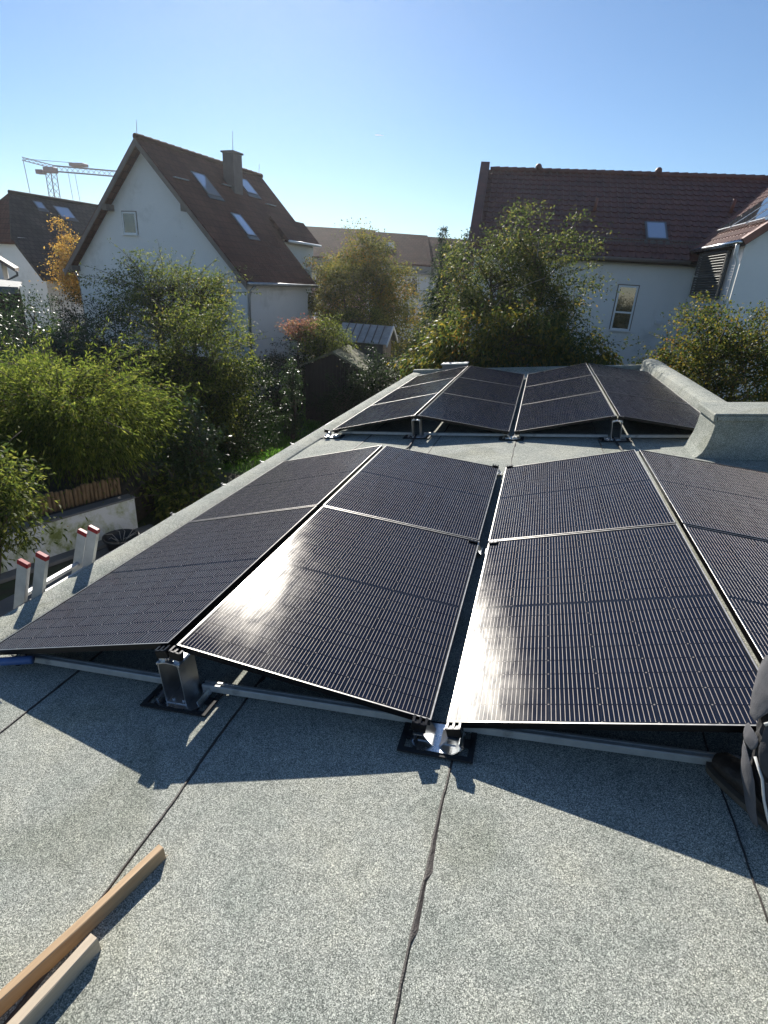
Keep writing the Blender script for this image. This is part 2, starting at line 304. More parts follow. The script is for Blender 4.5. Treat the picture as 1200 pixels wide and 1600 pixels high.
# ------------------------------------------------------------------ builders
class MB:
    def __init__(s): s.v = []; s.f = []; s.uv = None
    def add(s, vs, fs):
        o = len(s.v); s.v += [tuple(q) for q in vs]; s.f += [tuple(i + o for i in f) for f in fs]; return s
    def box(s, c, d, rot=None, bevel=0.0):
        x, y, z = d[0] / 2, d[1] / 2, d[2] / 2
        if bevel:
            b = min(bevel, x * 0.9, y * 0.9, z * 0.9)
            pts = []; 
            for sx in (-1, 1):
                for sy in (-1, 1):
                    for sz in (-1, 1):
                        pts.append((sx * x, sy * (y - b), sz * (z - b))); pts.append((sx * (x - b), sy * y, sz * (z - b))); pts.append((sx * (x - b), sy * (y - b), sz * z))
            idx = lambda sx, sy, sz, k: (((sx > 0) * 2 + (sy > 0)) * 2 + (sz > 0)) * 3 + k
            fs = []
            for sx in (-1, 1):
                q = [idx(sx, a, b_, 0) for a, b_ in ((-1, -1), (1, -1), (1, 1), (-1, 1))]; fs.append(q if sx > 0 else q[::-1])
            for sy in (-1, 1):
                q = [idx(a, sy, b_, 1) for a, b_ in ((-1, -1), (1, -1), (1, 1), (-1, 1))]; fs.append(q[::-1] if sy > 0 else q)
            for sz in (-1, 1):
                q = [idx(a, b_, sz, 2) for a, b_ in ((-1, -1), (1, -1), (1, 1), (-1, 1))]; fs.append(q if sz > 0 else q[::-1])
            for a in (-1, 1):
                for b_ in (-1, 1):
                    q = [idx(a, b_, -1, 0), idx(a, b_, -1, 1), idx(a, b_, 1, 1), idx(a, b_, 1, 0)]; fs.append(q if a * b_ > 0 else q[::-1])
                    q = [idx(a, -1, b_, 2), idx(a, -1, b_, 0), idx(a, 1, b_, 0), idx(a, 1, b_, 2)]; fs.append(q if a * b_ < 0 else q[::-1])
                    q = [idx(-1, a, b_, 1), idx(-1, a, b_, 2), idx(1, a, b_, 2), idx(1, a, b_, 1)]; fs.append(q if a * b_ < 0 else q[::-1])
                    for c3 in (-1, 1):
                        q = [idx(a, b_, c3, 0), idx(a, b_, c3, 1), idx(a, b_, c3, 2)]; fs.append(q if a * b_ * c3 > 0 else q[::-1])
        else:
            pts = [(-x, -y, -z), (x, -y, -z), (x, y, -z), (-x, y, -z), (-x, -y, z), (x, -y, z), (x, y, z), (-x, y, z)]
            fs = [(3, 2, 1, 0), (4, 5, 6, 7), (0, 1, 5, 4), (1, 2, 6, 5), (2, 3, 7, 6), (3, 0, 4, 7)]
        cc = Vector(c)
        pts = [(rot @ Vector(q) if rot else Vector(q)) + cc for q in pts]
        return s.add(pts, fs)
    def bb(s, x0, x1, y0, y1, z0, z1, bevel=0.0):
        return s.box(((x0 + x1) / 2, (y0 + y1) / 2, (z0 + z1) / 2), (x1 - x0, y1 - y0, z1 - z0), bevel=bevel)
    def prism(s, poly, vec):
        """polygon (3-D points) swept by vec"""
        n = len(poly); a = [Vector(q) for q in poly]; vec = Vector(vec); b = [q + vec for q in a]
        fs = [tuple(range(n - 1, -1, -1)), tuple(range(n, 2 * n))] + [(i, (i + 1) % n, n + (i + 1) % n, n + i) for i in range(n)]
        return s.add(a + b, fs)
    def tube(s, path, rad, n=8, cap=True, ref=None):
        path = [Vector(q) for q in path]; k = len(path)
        if not hasattr(rad, '__len__'): rad = [rad] * k
        vs = []; prev = None
        for i, q in enumerate(path):
            t = (path[min(i + 1, k - 1)] - path[max(i - 1, 0)]).normalized()
            if prev is None:
                u = t.orthogonal().normalized() if ref is None else (Vector(ref) - t * t.dot(Vector(ref))).normalized()
            else: u = (prev - t * t.dot(prev)).normalized()
            prev = u; b = t.cross(u)
            r = rad[i]; ra, rb = (r if hasattr(r, '__len__') else (r, r))
            for j in range(n):
                a = 2 * math.pi * j / n
                vs.append(q + u * math.cos(a) * ra + b * math.sin(a) * rb)
        fs = [(i * n + j, i * n + (j + 1) % n, (i + 1) * n + (j + 1) % n, (i + 1) * n + j) for i in range(k - 1) for j in range(n)]
        if cap: fs += [tuple(range(n - 1, -1, -1)), tuple((k - 1) * n + j for j in range(n))]
        return s.add(vs, fs)
    def ball(s, c, r, n=12, k=8):
        c = Vector(c); r = Vector(r) if hasattr(r, '__len__') else Vector((r, r, r)); vs = [c + Vector((0, 0, -r.z))]
        for i in range(1, k):
            a = -math.pi / 2 + math.pi * i / k
            for j in range(n):
                b = 2 * math.pi * j / n; vs.append(c + Vector((r.x * math.cos(a) * math.cos(b), r.y * math.cos(a) * math.sin(b), r.z * math.sin(a))))
        vs.append(c + Vector((0, 0, r.z))); fs = [(0, 1 + (j + 1) % n, 1 + j) for j in range(n)]
        for i in range(k - 2):
            for j in range(n): fs.append((1 + i * n + j, 1 + i * n + (j + 1) % n, 1 + (i + 1) * n + (j + 1) % n, 1 + (i + 1) * n + j))
        t = len(vs) - 1; fs += [(t, 1 + (k - 2) * n + j, 1 + (k - 2) * n + (j + 1) % n) for j in range(n)]
        return s.add(vs, fs)
    def mesh(s, name, smooth=False):
        me = bpy.data.meshes.new(name); me.from_pydata(s.v, [], s.f)
        if smooth: me.polygons.foreach_set('use_smooth', [True] * len(me.polygons))
        me.update(); return me
    def build(s, name, mat, parent=None, smooth=False):
        return link(name, s.mesh(name, smooth), mat, parent)

def link(name, me, mat, parent=None):
    if mat is not None and not me.materials: me.materials.append(mat)
    o = bpy.data.objects.new(name, me); col.objects.link(o)
    if parent is not None: o.parent = parent
    return o

def tag(o, label=None, cat=None, group=None, kind=None):
    if label: o['label'] = label
    if cat: o['category'] = cat
    if group: o['group'] = group
    if kind: o['kind'] = kind
    return o

def thing(name, label, cat, loc=(0, 0, 0), rotz=0.0, group=None, mat=None):
    o = bpy.data.objects.new(name, None); col.objects.link(o); o.empty_display_size = 0.1
    o.matrix_world = mat if mat is not None else Matrix.Translation(loc) @ Matrix.Rotation(rotz, 4, 'Z')
    return tag(o, label, cat, group)

def rthing(name, label, cat, loc=(0, 0, 0), rot=None, group=None):
    """a thing standing on the pitched flat roof; loc in the roof's own frame"""
    mm = MR @ Matrix.Translation(loc)
    if rot is not None: mm = mm @ rot
    return thing(name, label, cat, group=group, mat=mm)

def fast_quads(name, V, mat, parent=None):
    """V: (n,4,3) array -> one mesh of n loose quads"""
    n = V.shape[0]; me = bpy.data.meshes.new(name)
    me.vertices.add(n * 4); me.vertices.foreach_set('co', V.reshape(-1).astype(np.float32))
    me.loops.add(n * 4); me.loops.foreach_set('vertex_index', np.arange(n * 4, dtype=np.int32))
    me.polygons.add(n); me.polygons.foreach_set('loop_start', np.arange(0, n * 4, 4, dtype=np.int32))
    try: me.polygons.foreach_set('loop_total', np.full(n, 4, dtype=np.int32))
    except Exception: pass
    me.update(calc_edges=True); me.validate()
    return link(name, me, mat, parent)

def unit(a): return a / np.maximum(np.linalg.norm(a, axis=-1, keepdims=True), 1e-9)

def leaf_quads(rng, P, D, ln, wd, spread=1.0, flat=0.0, fold=0.25):
    """P positions, D preferred growth direction"""
    n = len(P)
    d = unit(D + rng.normal(0, spread, (n, 3)))
    r = rng.normal(0, 1, (n, 3)); r[:, 2] += flat * 2
    nn = unit(r - d * (r * d).sum(1, keepdims=True)); sd = np.cross(d, nn)
    s = rng.uniform(0.6, 1.25, (n, 1)); l = ln * s; w = wd * s * 0.5
    a = P; t = P + d * l - np.array([0, 0, 1]) * l * 0.12
    mid = P + d * l * 0.45
    return np.stack([a, mid + sd * w + nn * w * fold, t, mid - sd * w + nn * w * fold], 1)

# ------------------------------------------------------------------ ground
GZ = -3.0
def sheet(name, pts, z, mat, kind='structure'):
    mb = MB().add([(x, y, z) for x, y in pts], [tuple(range(len(pts)))])
    return tag(mb.build(name, mat), kind=kind)
M['ground'] = pm('garden_ground', (0.06, 0.075, 0.03), 0.95, var=0.5, scale=0.7, coord='Object', dirt=((0.07, 0.05, 0.035), 0.5, 0.5))
sheet('ground', [(-900, -400), (900, -400), (900, 1400), (-900, 1400)], GZ, M['ground'])
sheet('yard_paving', [(-7.9, -4), (-3.0, -4), (-3.0, 9.5), (-6.2, 9.5), (-6.95, 7.9)], GZ + 0.004, M['paving'])
sheet('lawn', [(-10.5, 11.5), (-2.9, 11.5), (-2.9, 20.5), (-10.5, 20.5)], GZ + 0.004, M['lawn'])
mb = MB().prism([(-26, -2, GZ), (-10.4, -2, GZ), (-7.16, 7.85, GZ), (-7.4, 9.4, GZ), (-12, 11.5, GZ), (-26, 11.5, GZ)], (0, 0, 0.66))
tag(mb.build('garden_terrace', M['soil']), kind='structure')
rng = np.random.default_rng(3)
n = 60000
P = np.stack([rng.uniform(-10.2, -3.4, n), rng.uniform(11.6, 20.4, n), np.full(n, GZ)], 1)
P = P[rng.uniform(0, 1, n) < 0.35 + 0.65 * (np.sin(P[:, 0] * 2.1) * np.sin(P[:, 1] * 1.7) > -0.3)]
Q = leaf_quads(rng, P, np.tile([0, 0, 1.6], (len(P), 1)), 0.13, 0.022, 0.55)
tag(fast_quads('grass', Q, M['grass']), 'short sunlit lawn grass between hedge and flat roof', 'grass', kind='stuff')

# ------------------------------------------------------------------ the building underfoot
def und(x, y): return 0.0035 * math.sin(1.7 * x + 0.6 * y) + 0.003 * math.sin(2.9 * y + 1.3 * x + 1.0) + 0.0015 * math.sin(7.1 * y - 3 * x)
bld = thing('flat_roofed_building', 'low building with grey mineral felt roof carrying the solar panels', 'building')
def onroof(o): o.matrix_basis = MR; return o
mb = MB().prism([(-2.86, -3.5, GZ), (2.28, -3.5, GZ), (2.28, -3.5, 0.22), (-2.86, -3.5, -0.38)], (0, 16.5, 0))
mb.build('wall', M['white'], bld)
mb = MB().prism([(2.29, -3.5, GZ), (6.0, -3.5, GZ), (6.0, -3.5, 0.64), (2.29, -3.5, 0.22)], (0, 9.95, 0))
mb.build('wall', M['white'], bld)
mb = MB().bb(-2.97, 2.3, -3.5, 13.0, -0.055, -0.022); onroof(mb.build('roof_deck', M['dark_wood'], bld))
mb = MB().bb(2.31, 6.0, -3.5, 6.45, -0.055, -0.022); onroof(mb.build('roof_deck', M['dark_wood'], bld))
seams = [-2.80, -2.17, -1.23, -0.29, 0.645, 1.58, 2.50, 3.44, 4.38, 5.32, 6.0]
rs = random.Random(5)
def wob(x, y, k=0): return 0.006 * math.sin(y * 1.9 + x * 5) + 0.004 * math.sin(y * 5.3 + x * 3) + 0.002 * math.sin(y * 13 + x)
for i in range(len(seams) - 1):
    x0, x1 = seams[i], seams[i + 1]
    y1 = 13.0 if x0 < 2 else 5.95
    ny = int((y1 + 3.4) / 0.16); nx = 8
    vs_ = []; fs = []
    for j in range(ny + 1):
        y = -3.4 + (y1 + 3.4) * j / ny
        for k in range(nx + 1):
            t = k / nx
            x = x0 - 0.004 + (x1 - x0 + 0.024) * t
            if k == 0: x += wob(x0, y)
            if k == nx: x += wob(x1, y)
            if i == len(seams) - 2: x = min(x, 6.0)
            vs_.append((x, y, und(x, y) + 0.0014 * t ** 6 - 0.0018 * (1 - t) ** 8))
    W_ = nx + 1
    for j in range(ny):
        for k in range(nx): fs.append((j * W_ + k, j * W_ + k + 1, (j + 1) * W_ + k + 1, (j + 1) * W_ + k))
    # turned-down right edge
    o_ = len(vs_)
    for j in range(ny + 1): q = vs_[j * W_ + nx]; vs_ += [q, (q[0], q[1], q[2] - 0.006)]
    for j in range(ny): fs.append((o_ + 2 * j, o_ + 2 * j + 1, o_ + 2 * j + 3, o_ + 2 * j + 2))
    onroof(MB().add(vs_, fs).build('felt_strip', M['felt'], bld, True))
for x in seams[1:6]:
    mb = MB(); vs_ = []; fs = []
    y1 = 13.0 if x < 2 else 5.9; nn_ = int((y1 + 3) / 0.035); blob = 0.0
    for j in range(nn_ + 1):
        y = -3 + (y1 + 3) * j / nn_
        if rs.random() < 0.05: blob = rs.uniform(0.004, 0.018)
        blob *= 0.75
        wd = 0.0026 + 0.0025 * math.sin(y * 2.1 + x) ** 2 + rs.uniform(0, 0.002) + 0.0028 * max(0, math.sin(y * 0.9 + 2 * x))
        xc = x + 0.02 + wob(x, y) + rs.uniform(-0.0012, 0.0012)
        z = und(x, y) + 0.0035
        vs_ += [(xc - 0.0025, y, z + 0.0008), (xc + wd * 0.5, y, z + 0.0004), (xc + wd + blob, y, z - 0.0045)]
    for j in range(nn_): fs += [(3 * j, 3 * j + 1, 3 * j + 4, 3 * j + 3), (3 * j + 1, 3 * j + 2, 3 * j + 5, 3 * j + 4)]
    onroof(mb.add(vs_, fs).build('bitumen_seam', M['bitumen'], bld))
# raised felt edge, drip sheet and gutter along the garden side
def extr(prof, y0, y1, step, jit=0.0):
    k = max(1, int((y1 - y0) / step)); vs_ = []; fs = []; n_ = len(prof); rr = random.Random(9)
    for j in range(k + 1):
        y = y0 + (y1 - y0) * j / k; dz = und(-2.9, y) + rr.uniform(-jit, jit)
        vs_ += [(x + rr.uniform(-jit, jit) * 0.5, y, z + dz) for x, z in prof]
    for j in range(k):
        for i in range(n_ - 1): fs.append((j * n_ + i + 1, j * n_ + i, (j + 1) * n_ + i, (j + 1) * n_ + i + 1))
    fs += [tuple(range(n_)), tuple(k * n_ + i for i in range(n_ - 1, -1, -1))]
    return MB().add(vs_, fs)
onroof(extr([(-2.995, -0.035), (-2.99, 0.022), (-2.965, 0.036), (-2.86, 0.030), (-2.79, 0.014), (-2.765, 0.005), (-2.77, -0.02)], -3.4, 13.05, 0.25, 0.0025).build('edge_strip', M['felt'], bld, True))
onroof(extr([(-3.012, -0.09), (-3.006, 0.012), (-2.999, 0.012), (-3.002, -0.09)], -3.4, 13.05, 0.9).build('drip_edge', M['zinc'], bld))
prof = []
for j in range(13):
    a = math.pi + math.pi * j / 12; prof.append((-3.085 + 0.065 * math.cos(a), -0.062 + 0.065 * math.sin(a)))
prof += [(q[0] * 1.0 + (0.006 if q[0] < -3.085 else -0.006) * 1, q[1] + 0.005) for q in prof[::-1]]
onroof(extr(prof, -3.4, 13.05, 1.6).build('gutter', M['zinc'], bld, True))
for y in (1.0, 3.85, 4.7, 5.55, 6.4):
    mb = MB().box((-3.075, y, -0.045), (0.145, 0.03, 0.006)).box((-3.145, y, -0.055), (0.006, 0.03, 0.05))
    onroof(mb.build('gutter_bracket', M['lead'], bld))
# parapets on the right
prof = [(1.47, 0.003), (1.52, 0.022), (1.565, 0.07), (1.60, 0.15), (1.625, 0.25), (1.64, 0.35), (1.645, 0.44), (6.0, 0.44), (6.0, 0.0)]
mb = MB().prism([(x, 5.9, z) for x, z in prof][::-1], (0, 0.58, 0)); pw = onroof(mb.build('parapet_wall', M['felt'], bld))
MB().bb(1.618, 6.0, 5.872, 6.51, 0.443, 0.462, 0.006).bb(1.612, 1.640, 5.868, 6.514, 0.385, 0.455, 0.005).bb(1.645, 6.0, 5.866, 5.892, 0.395, 0.441, 0.004).build('coping_felt', M['felt'], pw)
prof = [(1.975, 0.002), (2.01, 0.03), (2.03, 0.10), (2.06, 0.165), (2.11, 0.195), (2.18, 0.207), (2.26, 0.20), (2.34, 0.18), (2.36, 0.12), (2.36, -0.3), (2.0, -0.3)]
mb = extr(prof, 6.49, 13.1, 0.4, 0.004); rp = onroof(mb.build('parapet_wall', M['felt'], bld, False))
onroof(extr([(-2.98, 0), (-2.98, 0.085), (2.36, 0.085), (2.36, 0.0)], 13.0, 13.16, 0.2).build('rear_upstand', M['felt'], bld))
onroof(MB().add([(1.30, 5.55, 0.011 + und(1.3, 5.5)), (1.5, 5.5, 0.012 + und(1.5, 5.5)), (1.72, 5.86, 0.014 + und(1.7, 5.8)), (1.5, 6.55, 0.014), (1.28, 6.45, 0.012), (1.22, 5.95, 0.012)], [(0, 1, 2, 3, 4, 5)]).build('felt_patch', M['felt'], bld))
vb = rthing('vent_box', 'dark square box with pale lid at far left roof corner', 'vent', (-1.93, 12.72, 0))
MB().bb(-0.27, 0.27, -0.15, 0.15, 0, 0.235, 0.01).build('housing', M['lead'], vb)
MB().bb(-0.30, 0.30, -0.17, 0.17, 0.237, 0.262, 0.006).build('lid', M['alu_matt'], vb)

# ------------------------------------------------------------------ solar panels
PW, PL, PH = 1.134, 1.722, 0.030
TD = 10.0
def frame_mesh():
    mb = MB(); t = 0.0016
    # side profiles: wall, top lip and foot flange
    mb.bb(0, PW, 0, 0.011, 0.0, PH - 0.0012, 0.001); mb.bb(0, PW, PL - 0.011, PL, 0.0, PH - 0.0012, 0.001)
    mb.bb(0, 0.011, 0.0112, PL - 0.0112, 0.0, PH - 0.0012, 0.001); mb.bb(PW - 0.011, PW, 0.0112, PL - 0.0112, 0.0, PH - 0.0012, 0.001)
    mb.bb(0.0112, 0.03, 0.0112, PL - 0.0112, 0.0, 0.002); mb.bb(PW - 0.03, PW - 0.0112, 0.0112, PL - 0.0112, 0.0, 0.002)
    return mb.mesh('frame')
def lip_mesh():
    mb = MB(); z0, z1 = PH - 0.0010, PH
    for x0, x1, y0, y1 in ((0.0, PW, 0.0, 0.0062), (0, PW, PL - 0.0062, PL), (0, 0.0062, 0.0064, PL - 0.0064), (PW - 0.0062, PW, 0.0064, PL - 0.0064)):
        mb.bb(x0, x1, y0, y1, z0, z1, 0.0004)
    return mb.mesh('frame_lip')
def cell_xy(i, j):
    return 0.0135 + i * 0.1850 + 0.091, 0.0145 + j * 0.0930 + (0.016 if j >= 9 else 0) + 0.0455
def cell_mesh():
    a, b, c = 0.091, 0.0455, 0.011
    pts = [(-a + c, -b), (a - c, -b), (a, -b + c), (a, b), (-a, b), (-a, -b + c)]
    return MB().prism([(x, y, 0) for x, y in pts], (0, 0, 0.0008)).mesh('cell')
def cells_mesh():
    mb = MB(); a, b = 0.091, 0.0455
    for i in range(6):
        for j in range(18):
            x, y = cell_xy(i, j); mb.add([(x - a, y - b, 0.0254), (x + a, y - b, 0.0254), (x + a, y + b, 0.0254), (x - a, y + b, 0.0254)], [(0, 1, 2, 3)])
    return mb.mesh('cells')
def wire_mesh(hw=0.0011, nw=11):
    mb = MB()
    for i in range(6):
        xc = cell_xy(i, 0)[0]
        for k in range(nw):
            x = xc + (k - (nw - 1) / 2) * 0.182 / nw
            for h in range(18):
                ya = cell_xy(i, h)[1] - 0.0435; yb = cell_xy(i, h)[1] + 0.0435
                z = 0.02565; r = 0.0007
                mb.add([(x - hw, ya, z), (x - hw * 0.5, ya, z + r), (x + hw * 0.5, ya, z + r), (x + hw, ya, z), (x - hw, yb, z), (x - hw * 0.5, yb, z + r), (x + hw * 0.5, yb, z + r), (x + hw, yb, z)],
                       [(0, 1, 5, 4), (1, 2, 6, 5), (2, 3, 7, 6)])
    return mb.mesh('wires')
def pad_mesh():
    mb = MB()
    for i in range(7):
        x = 0.0135 + i * 0.1850 - 0.0015
        if i == 0 or i == 6: continue
        for j in range(18):
            y = cell_xy(0, j)[1] - 0.0465; s = 0.0038
            mb.add([(x - s, y, 0.0260), (x, y - s, 0.0260), (x + s, y, 0.0260), (x, y + s, 0.0260), (x, y, 0.0274)], [(0, 1, 4), (1, 2, 4), (2, 3, 4), (3, 0, 4)])
    return mb.mesh('solder_points')
me_frame, me_lip, me_cell, me_cells, me_wire, me_pad = frame_mesh(), lip_mesh(), cell_mesh(), cells_mesh(), wire_mesh(), pad_mesh()
me_back = MB().bb(0.0115, PW - 0.0115, 0.0115, PL - 0.0115, 0.020, 0.0245).mesh('backsheet')
me_glass = MB().add([(0.009, 0.009, 0.0286), (PW - 0.009, 0.009, 0.0286), (PW - 0.009, PL - 0.009, 0.0286), (0.009, PL - 0.009, 0.0286)], [(0, 1, 2, 3)]).mesh('glass')
me_wire_far = wire_mesh(0.0003, 9)
cols_ = [(-2.629, 0.065, -1), (-1.478, 0.262, 1), (-0.290, 0.065, -1), (0.858, 0.262, 1)]
rowy = [(1.665, 'near', 0), (3.403, 'near', 1), (6.64, 'far', 0), (8.378, 'far', 1), (10.116, 'far', 2)]
cname = ['outermost on the garden side', 'just left of the valley', 'just right of the valley', 'outermost on the parapet side']
rname = {('near', 0): 'front', ('near', 1): 'rear', ('far', 0): 'front', ('far', 1): 'middle', ('far', 2): 'rear'}
for (y, arr, k) in rowy:
    for c, (x, z, s) in enumerate(cols_):
        jx = rs.uniform(-0.003, 0.003)
        pt = rthing('solar_panel', 'solar panel in %s row of %s array, %s' % (rname[(arr, k)], arr, cname[c]), 'solar panel', (x + jx, y + rs.uniform(-0.004, 0.004), z), Matrix.Rotation(R(TD) * s + rs.uniform(-0.0025, 0.0025), 4, 'Y'), 'solar panels on the flat roof')
        link('frame', me_frame, M['frame'], pt); link('frame_lip', me_lip, M['frame_edge'], pt)
        link('backsheet', me_back, M['backsheet'], pt)
        if arr == 'near':
            for i in range(6):
                for j in range(18):
                    o = link('cell', me_cell, M['cell'], pt); xx, yy = cell_xy(i, j); o.location = (xx, yy, 0.0247)
            tag(link('wires', me_wire, M['wire'], pt), kind='stuff')
            tag(link('solder_points', me_pad, M['wire'], pt), kind='stuff')
        else:
            tag(link('cells', me_cells, M['cell'], pt), kind='stuff'); tag(link('wires', me_wire_far, M['wire'], pt), kind='stuff')
        link('glass', me_glass, M['pvglass'], pt)

# ------------------------------------------------------------------ mounting feet and rails
def mat_frame(mb, hx, hy):
    # rubber mat with four corner cut-outs: border, waist and cross strips
    z0, z1 = 0.004, 0.012; b = 0.022
    mb.bb(-hx, hx, -hy, -hy + b, z0, z1); mb.bb(-hx, hx, hy - b, hy, z0, z1)
    mb.bb(-hx, -hx + b, -hy + b, hy - b, z0, z1); mb.bb(hx - b, hx, -hy + b, hy - b, z0, z1)
    mb.bb(-hx + b + 0.035, hx - b - 0.035, -hy + b, hy - b, z0, z1)
    for sx in (-1, 1): mb.bb(sx * (hx - b / 2 - 0.018) - 0.0185, sx * (hx - b / 2 - 0.018) + 0.0185, -0.02, 0.02, z0, z1)
    return mb
def plate(mb, hx, hy, ch, z):
    pts = [(-hx, -hy + ch), (-hx + ch, -hy), (hx - ch, -hy), (hx, -hy + ch), (hx, hy - ch), (hx - ch, hy), (-hx + ch, hy), (-hx, hy - ch)]
    mb.prism([(x, y, z) for x, y in pts], (0, 0, 0.004))
    for sx in (-1, 1): mb.box((sx * (hx - 0.012), 0, z + 0.012), (0.004, 2 * hy - 2 * ch, 0.026), Matrix.Rotation(R(-18 * sx), 3, 'Y'))
    return mb
def clamp_mb(x, y, z, ang):
    """stepped clamp: block, two jaws gripping the frame and a bolt"""
    r_ = Matrix.Rotation(R(ang), 3, 'Y'); c = Vector((x, y, z)); mb = MB()
    A = lambda q: tuple(c + r_ @ Vector(q))
    mb.box(A((0, 0, -0.018)), (0.058, 0.026, 0.036), r_, 0.002)
    for dx in (-0.024, 0.0, 0.024): mb.box(A((dx, 0.008, 0.004)), (0.011, 0.040, 0.007), r_, 0.0015)
    mb.box(A((0, -0.010, 0.003)), (0.058, 0.010, 0.006), r_, 0.0015)
    return mb
def bolt_mb(x, y, z, r=0.007, h=0.008):
    a = [(x + r * math.cos(R(60 * k)), y + r * math.sin(R(60 * k)), z) for k in range(6)]
    return MB().prism(a, (0, 0, h))
def ridge_post(x, y, label):
    t = rthing('ridge_post', label, 'mounting post', (x, y, und(x, y) + 0.004), group='tall aluminium posts under the panel ridges')
    mat_frame(MB(), 0.166, 0.092).build('rubber_mat', M['rubber'], t)
    plate(MB(), 0.118, 0.078, 0.03, 0.0125).build('base_plate', M['steel'], t)
    mb = MB(); y0, y1 = -0.055, 0.06; zt = 0.222; hw = 0.052
    mb.bb(-hw, -hw + 0.003, y0, y1, 0.0167, zt); mb.bb(hw - 0.003, hw, y0, y1, 0.0167, zt)
    arc = []
    for k in range(9):
        a = math.pi * (0.12 + 0.76 * k / 8); arc.append((hw * math.cos(a) * 1.06, zt + 0.018 * (math.sin(a)) - 0.008))
    arc2 = [(q[0] * 0.97, q[1] - 0.003) for q in arc[::-1]]
    mb.prism([(a, y0, b) for a, b in arc + arc2], (0, y1 - y0, 0))
    mb.bb(-hw + 0.003, hw - 0.003, y0, y1, 0.0170, 0.020)
    for sx in (-1, 1): mb.bb(sx * hw - 0.006, sx * hw + 0.006, y0, y1, zt - 0.006, zt + 0.004)
    mb.build('upright', M['alu'], t)
    for sx in (-1, 1):
        cl = clamp_mb(sx * 0.036, -0.028, 0.276, -sx * -10).build('clamp', M['frame'], t)
        MB().bb(sx * 0.036 - 0.014, sx * 0.036 + 0.014, -0.04, -0.012, 0.226, 0.242).build('clamp_foot', M['alu'], cl)
        b_ = bolt_mb(sx * 0.026, -0.035, 0.0202); b_.build('bolt', M['steel'], t)
    return t
def valley_foot(x, y, label, full=True):
    t = rthing('valley_foot', label, 'mounting foot', (x, y, und(x, y) + 0.004), group='low aluminium feet along the panel valleys')
    if full:
        mat_frame(MB(), 0.146, 0.09).build('rubber_mat', M['rubber'], t)
        plate(MB(), 0.104, 0.075, 0.035, 0.0125).build('base_plate', M['steel'], t)
    mb = MB()
    for sx in (-1, 1):
        # angled wing bracket rising outwards to each panel
        mb.prism([(sx * 0.012, -0.05, 0.017), (sx * 0.016, -0.05, 0.017), (sx * 0.052, -0.05, 0.062), (sx * 0.046, -0.05, 0.064)], (0, 0.09, 0))
        mb.bb(min(sx * 0.012, sx * 0.075), max(sx * 0.012, sx * 0.075), -0.03, 0.05, 0.0166, 0.0205)
        mb.bb(min(sx * 0.046, sx * 0.088), max(sx * 0.046, sx * 0.088), -0.05, 0.03, 0.0595, 0.0635)
    mb.build('bracket', M['alu'], t)
    for sx in (-1, 1):
        clamp_mb(sx * 0.066, -0.026, 0.101, sx * -10).build('clamp', M['frame'], t)
        bolt_mb(sx * 0.036, -0.02, 0.0207).build('bolt', M['steel'], t)
    return t
ridge_post(-1.495, 1.665, 'tall bright aluminium post under front end of near array ridge')
valley_foot(-0.326, 1.655, 'low clamp foot on rubber mat at front of near array valley')
valley_foot(-0.326, 3.375, 'small clamp foot in the near valley gap halfway along', False)
valley_foot(-0.326, 5.15, 'small clamp foot in the near valley gap at rear end', False)
ridge_post(-1.495, 6.635, 'tall grey post under left ridge of the far array')
ridge_post(0.842, 6.635, 'tall grey post under right ridge of the far array')
valley_foot(-0.326, 6.63, 'low clamp foot at front of the far array valley')
valley_foot(-2.64, 6.63, 'shiny clamp foot at front left corner of far array by garden edge')
def rail(x0, x1, y0, y1, label, z=0.028):
    t = rthing('mounting_rail', label, 'rail', (x0, y0, z), group='aluminium rails across the roof')
    Ln = math.hypot(x1 - x0, y1 - y0); rz = Matrix.Rotation(math.atan2(y1 - y0, x1 - x0), 4, 'Z')
    hw, hh = 0.019, 0.016
    prof = [(-hw, -hh), (hw, -hh), (hw, hh - 0.003), (hw - 0.004, hh), (0.006, hh), (0.006, hh - 0.006), (-0.006, hh - 0.006), (-0.006, hh), (-hw + 0.004, hh), (-hw, hh - 0.003)]
    mb = MB().prism([(0, a, b) for a, b in prof], (Ln, 0, 0)); o = mb.build('profile', M['alu_matt'], t); o.matrix_basis = rz
    o = MB().bb(-0.004, -0.0005, -hw, hw, -hh, hh).build('end_cap', M['rubber'], t); o.matrix_basis = rz
rail(-2.50, -1.56, 1.745, 1.735, 'pale aluminium rail from blue pole to the tall near post')
rail(-1.43, -0.42, 1.735, 1.735, 'pale aluminium rail between tall near post and valley foot')
rail(-0.235, 0.95, 1.735, 1.765, 'pale aluminium rail from valley foot to kneeling person')
rail(-2.60, -1.56, 6.80, 6.75, 'thin pale rail left of the far left post')
rail(-1.43, -0.42, 6.75, 6.75, 'thin pale rail between far left post and far valley foot')
rail(-0.235, 0.775, 6.75, 6.75, 'thin pale rail between far valley foot and far right post')
rail(0.91, 1.95, 6.75, 6.80, 'thin pale rail from far right post towards the parapet')
for x, lb in ((-1.50, 'black cable lying between the arrays under left ridge'), (0.84, 'black cable lying between the arrays under right ridge')):
    mb = MB(); pth = [(x + 0.02 * math.sin(k * 1.1), 4.7 + k * 0.2, 0.021 + und(x, 4.7 + k * .2)) for k in range(11)]
    o = mb.tube(pth, 0.012, 8).build('cable', M['rubber'], None, True); o.matrix_world = MR; tag(o, lb, 'cable', 'black cables joining the two arrays')
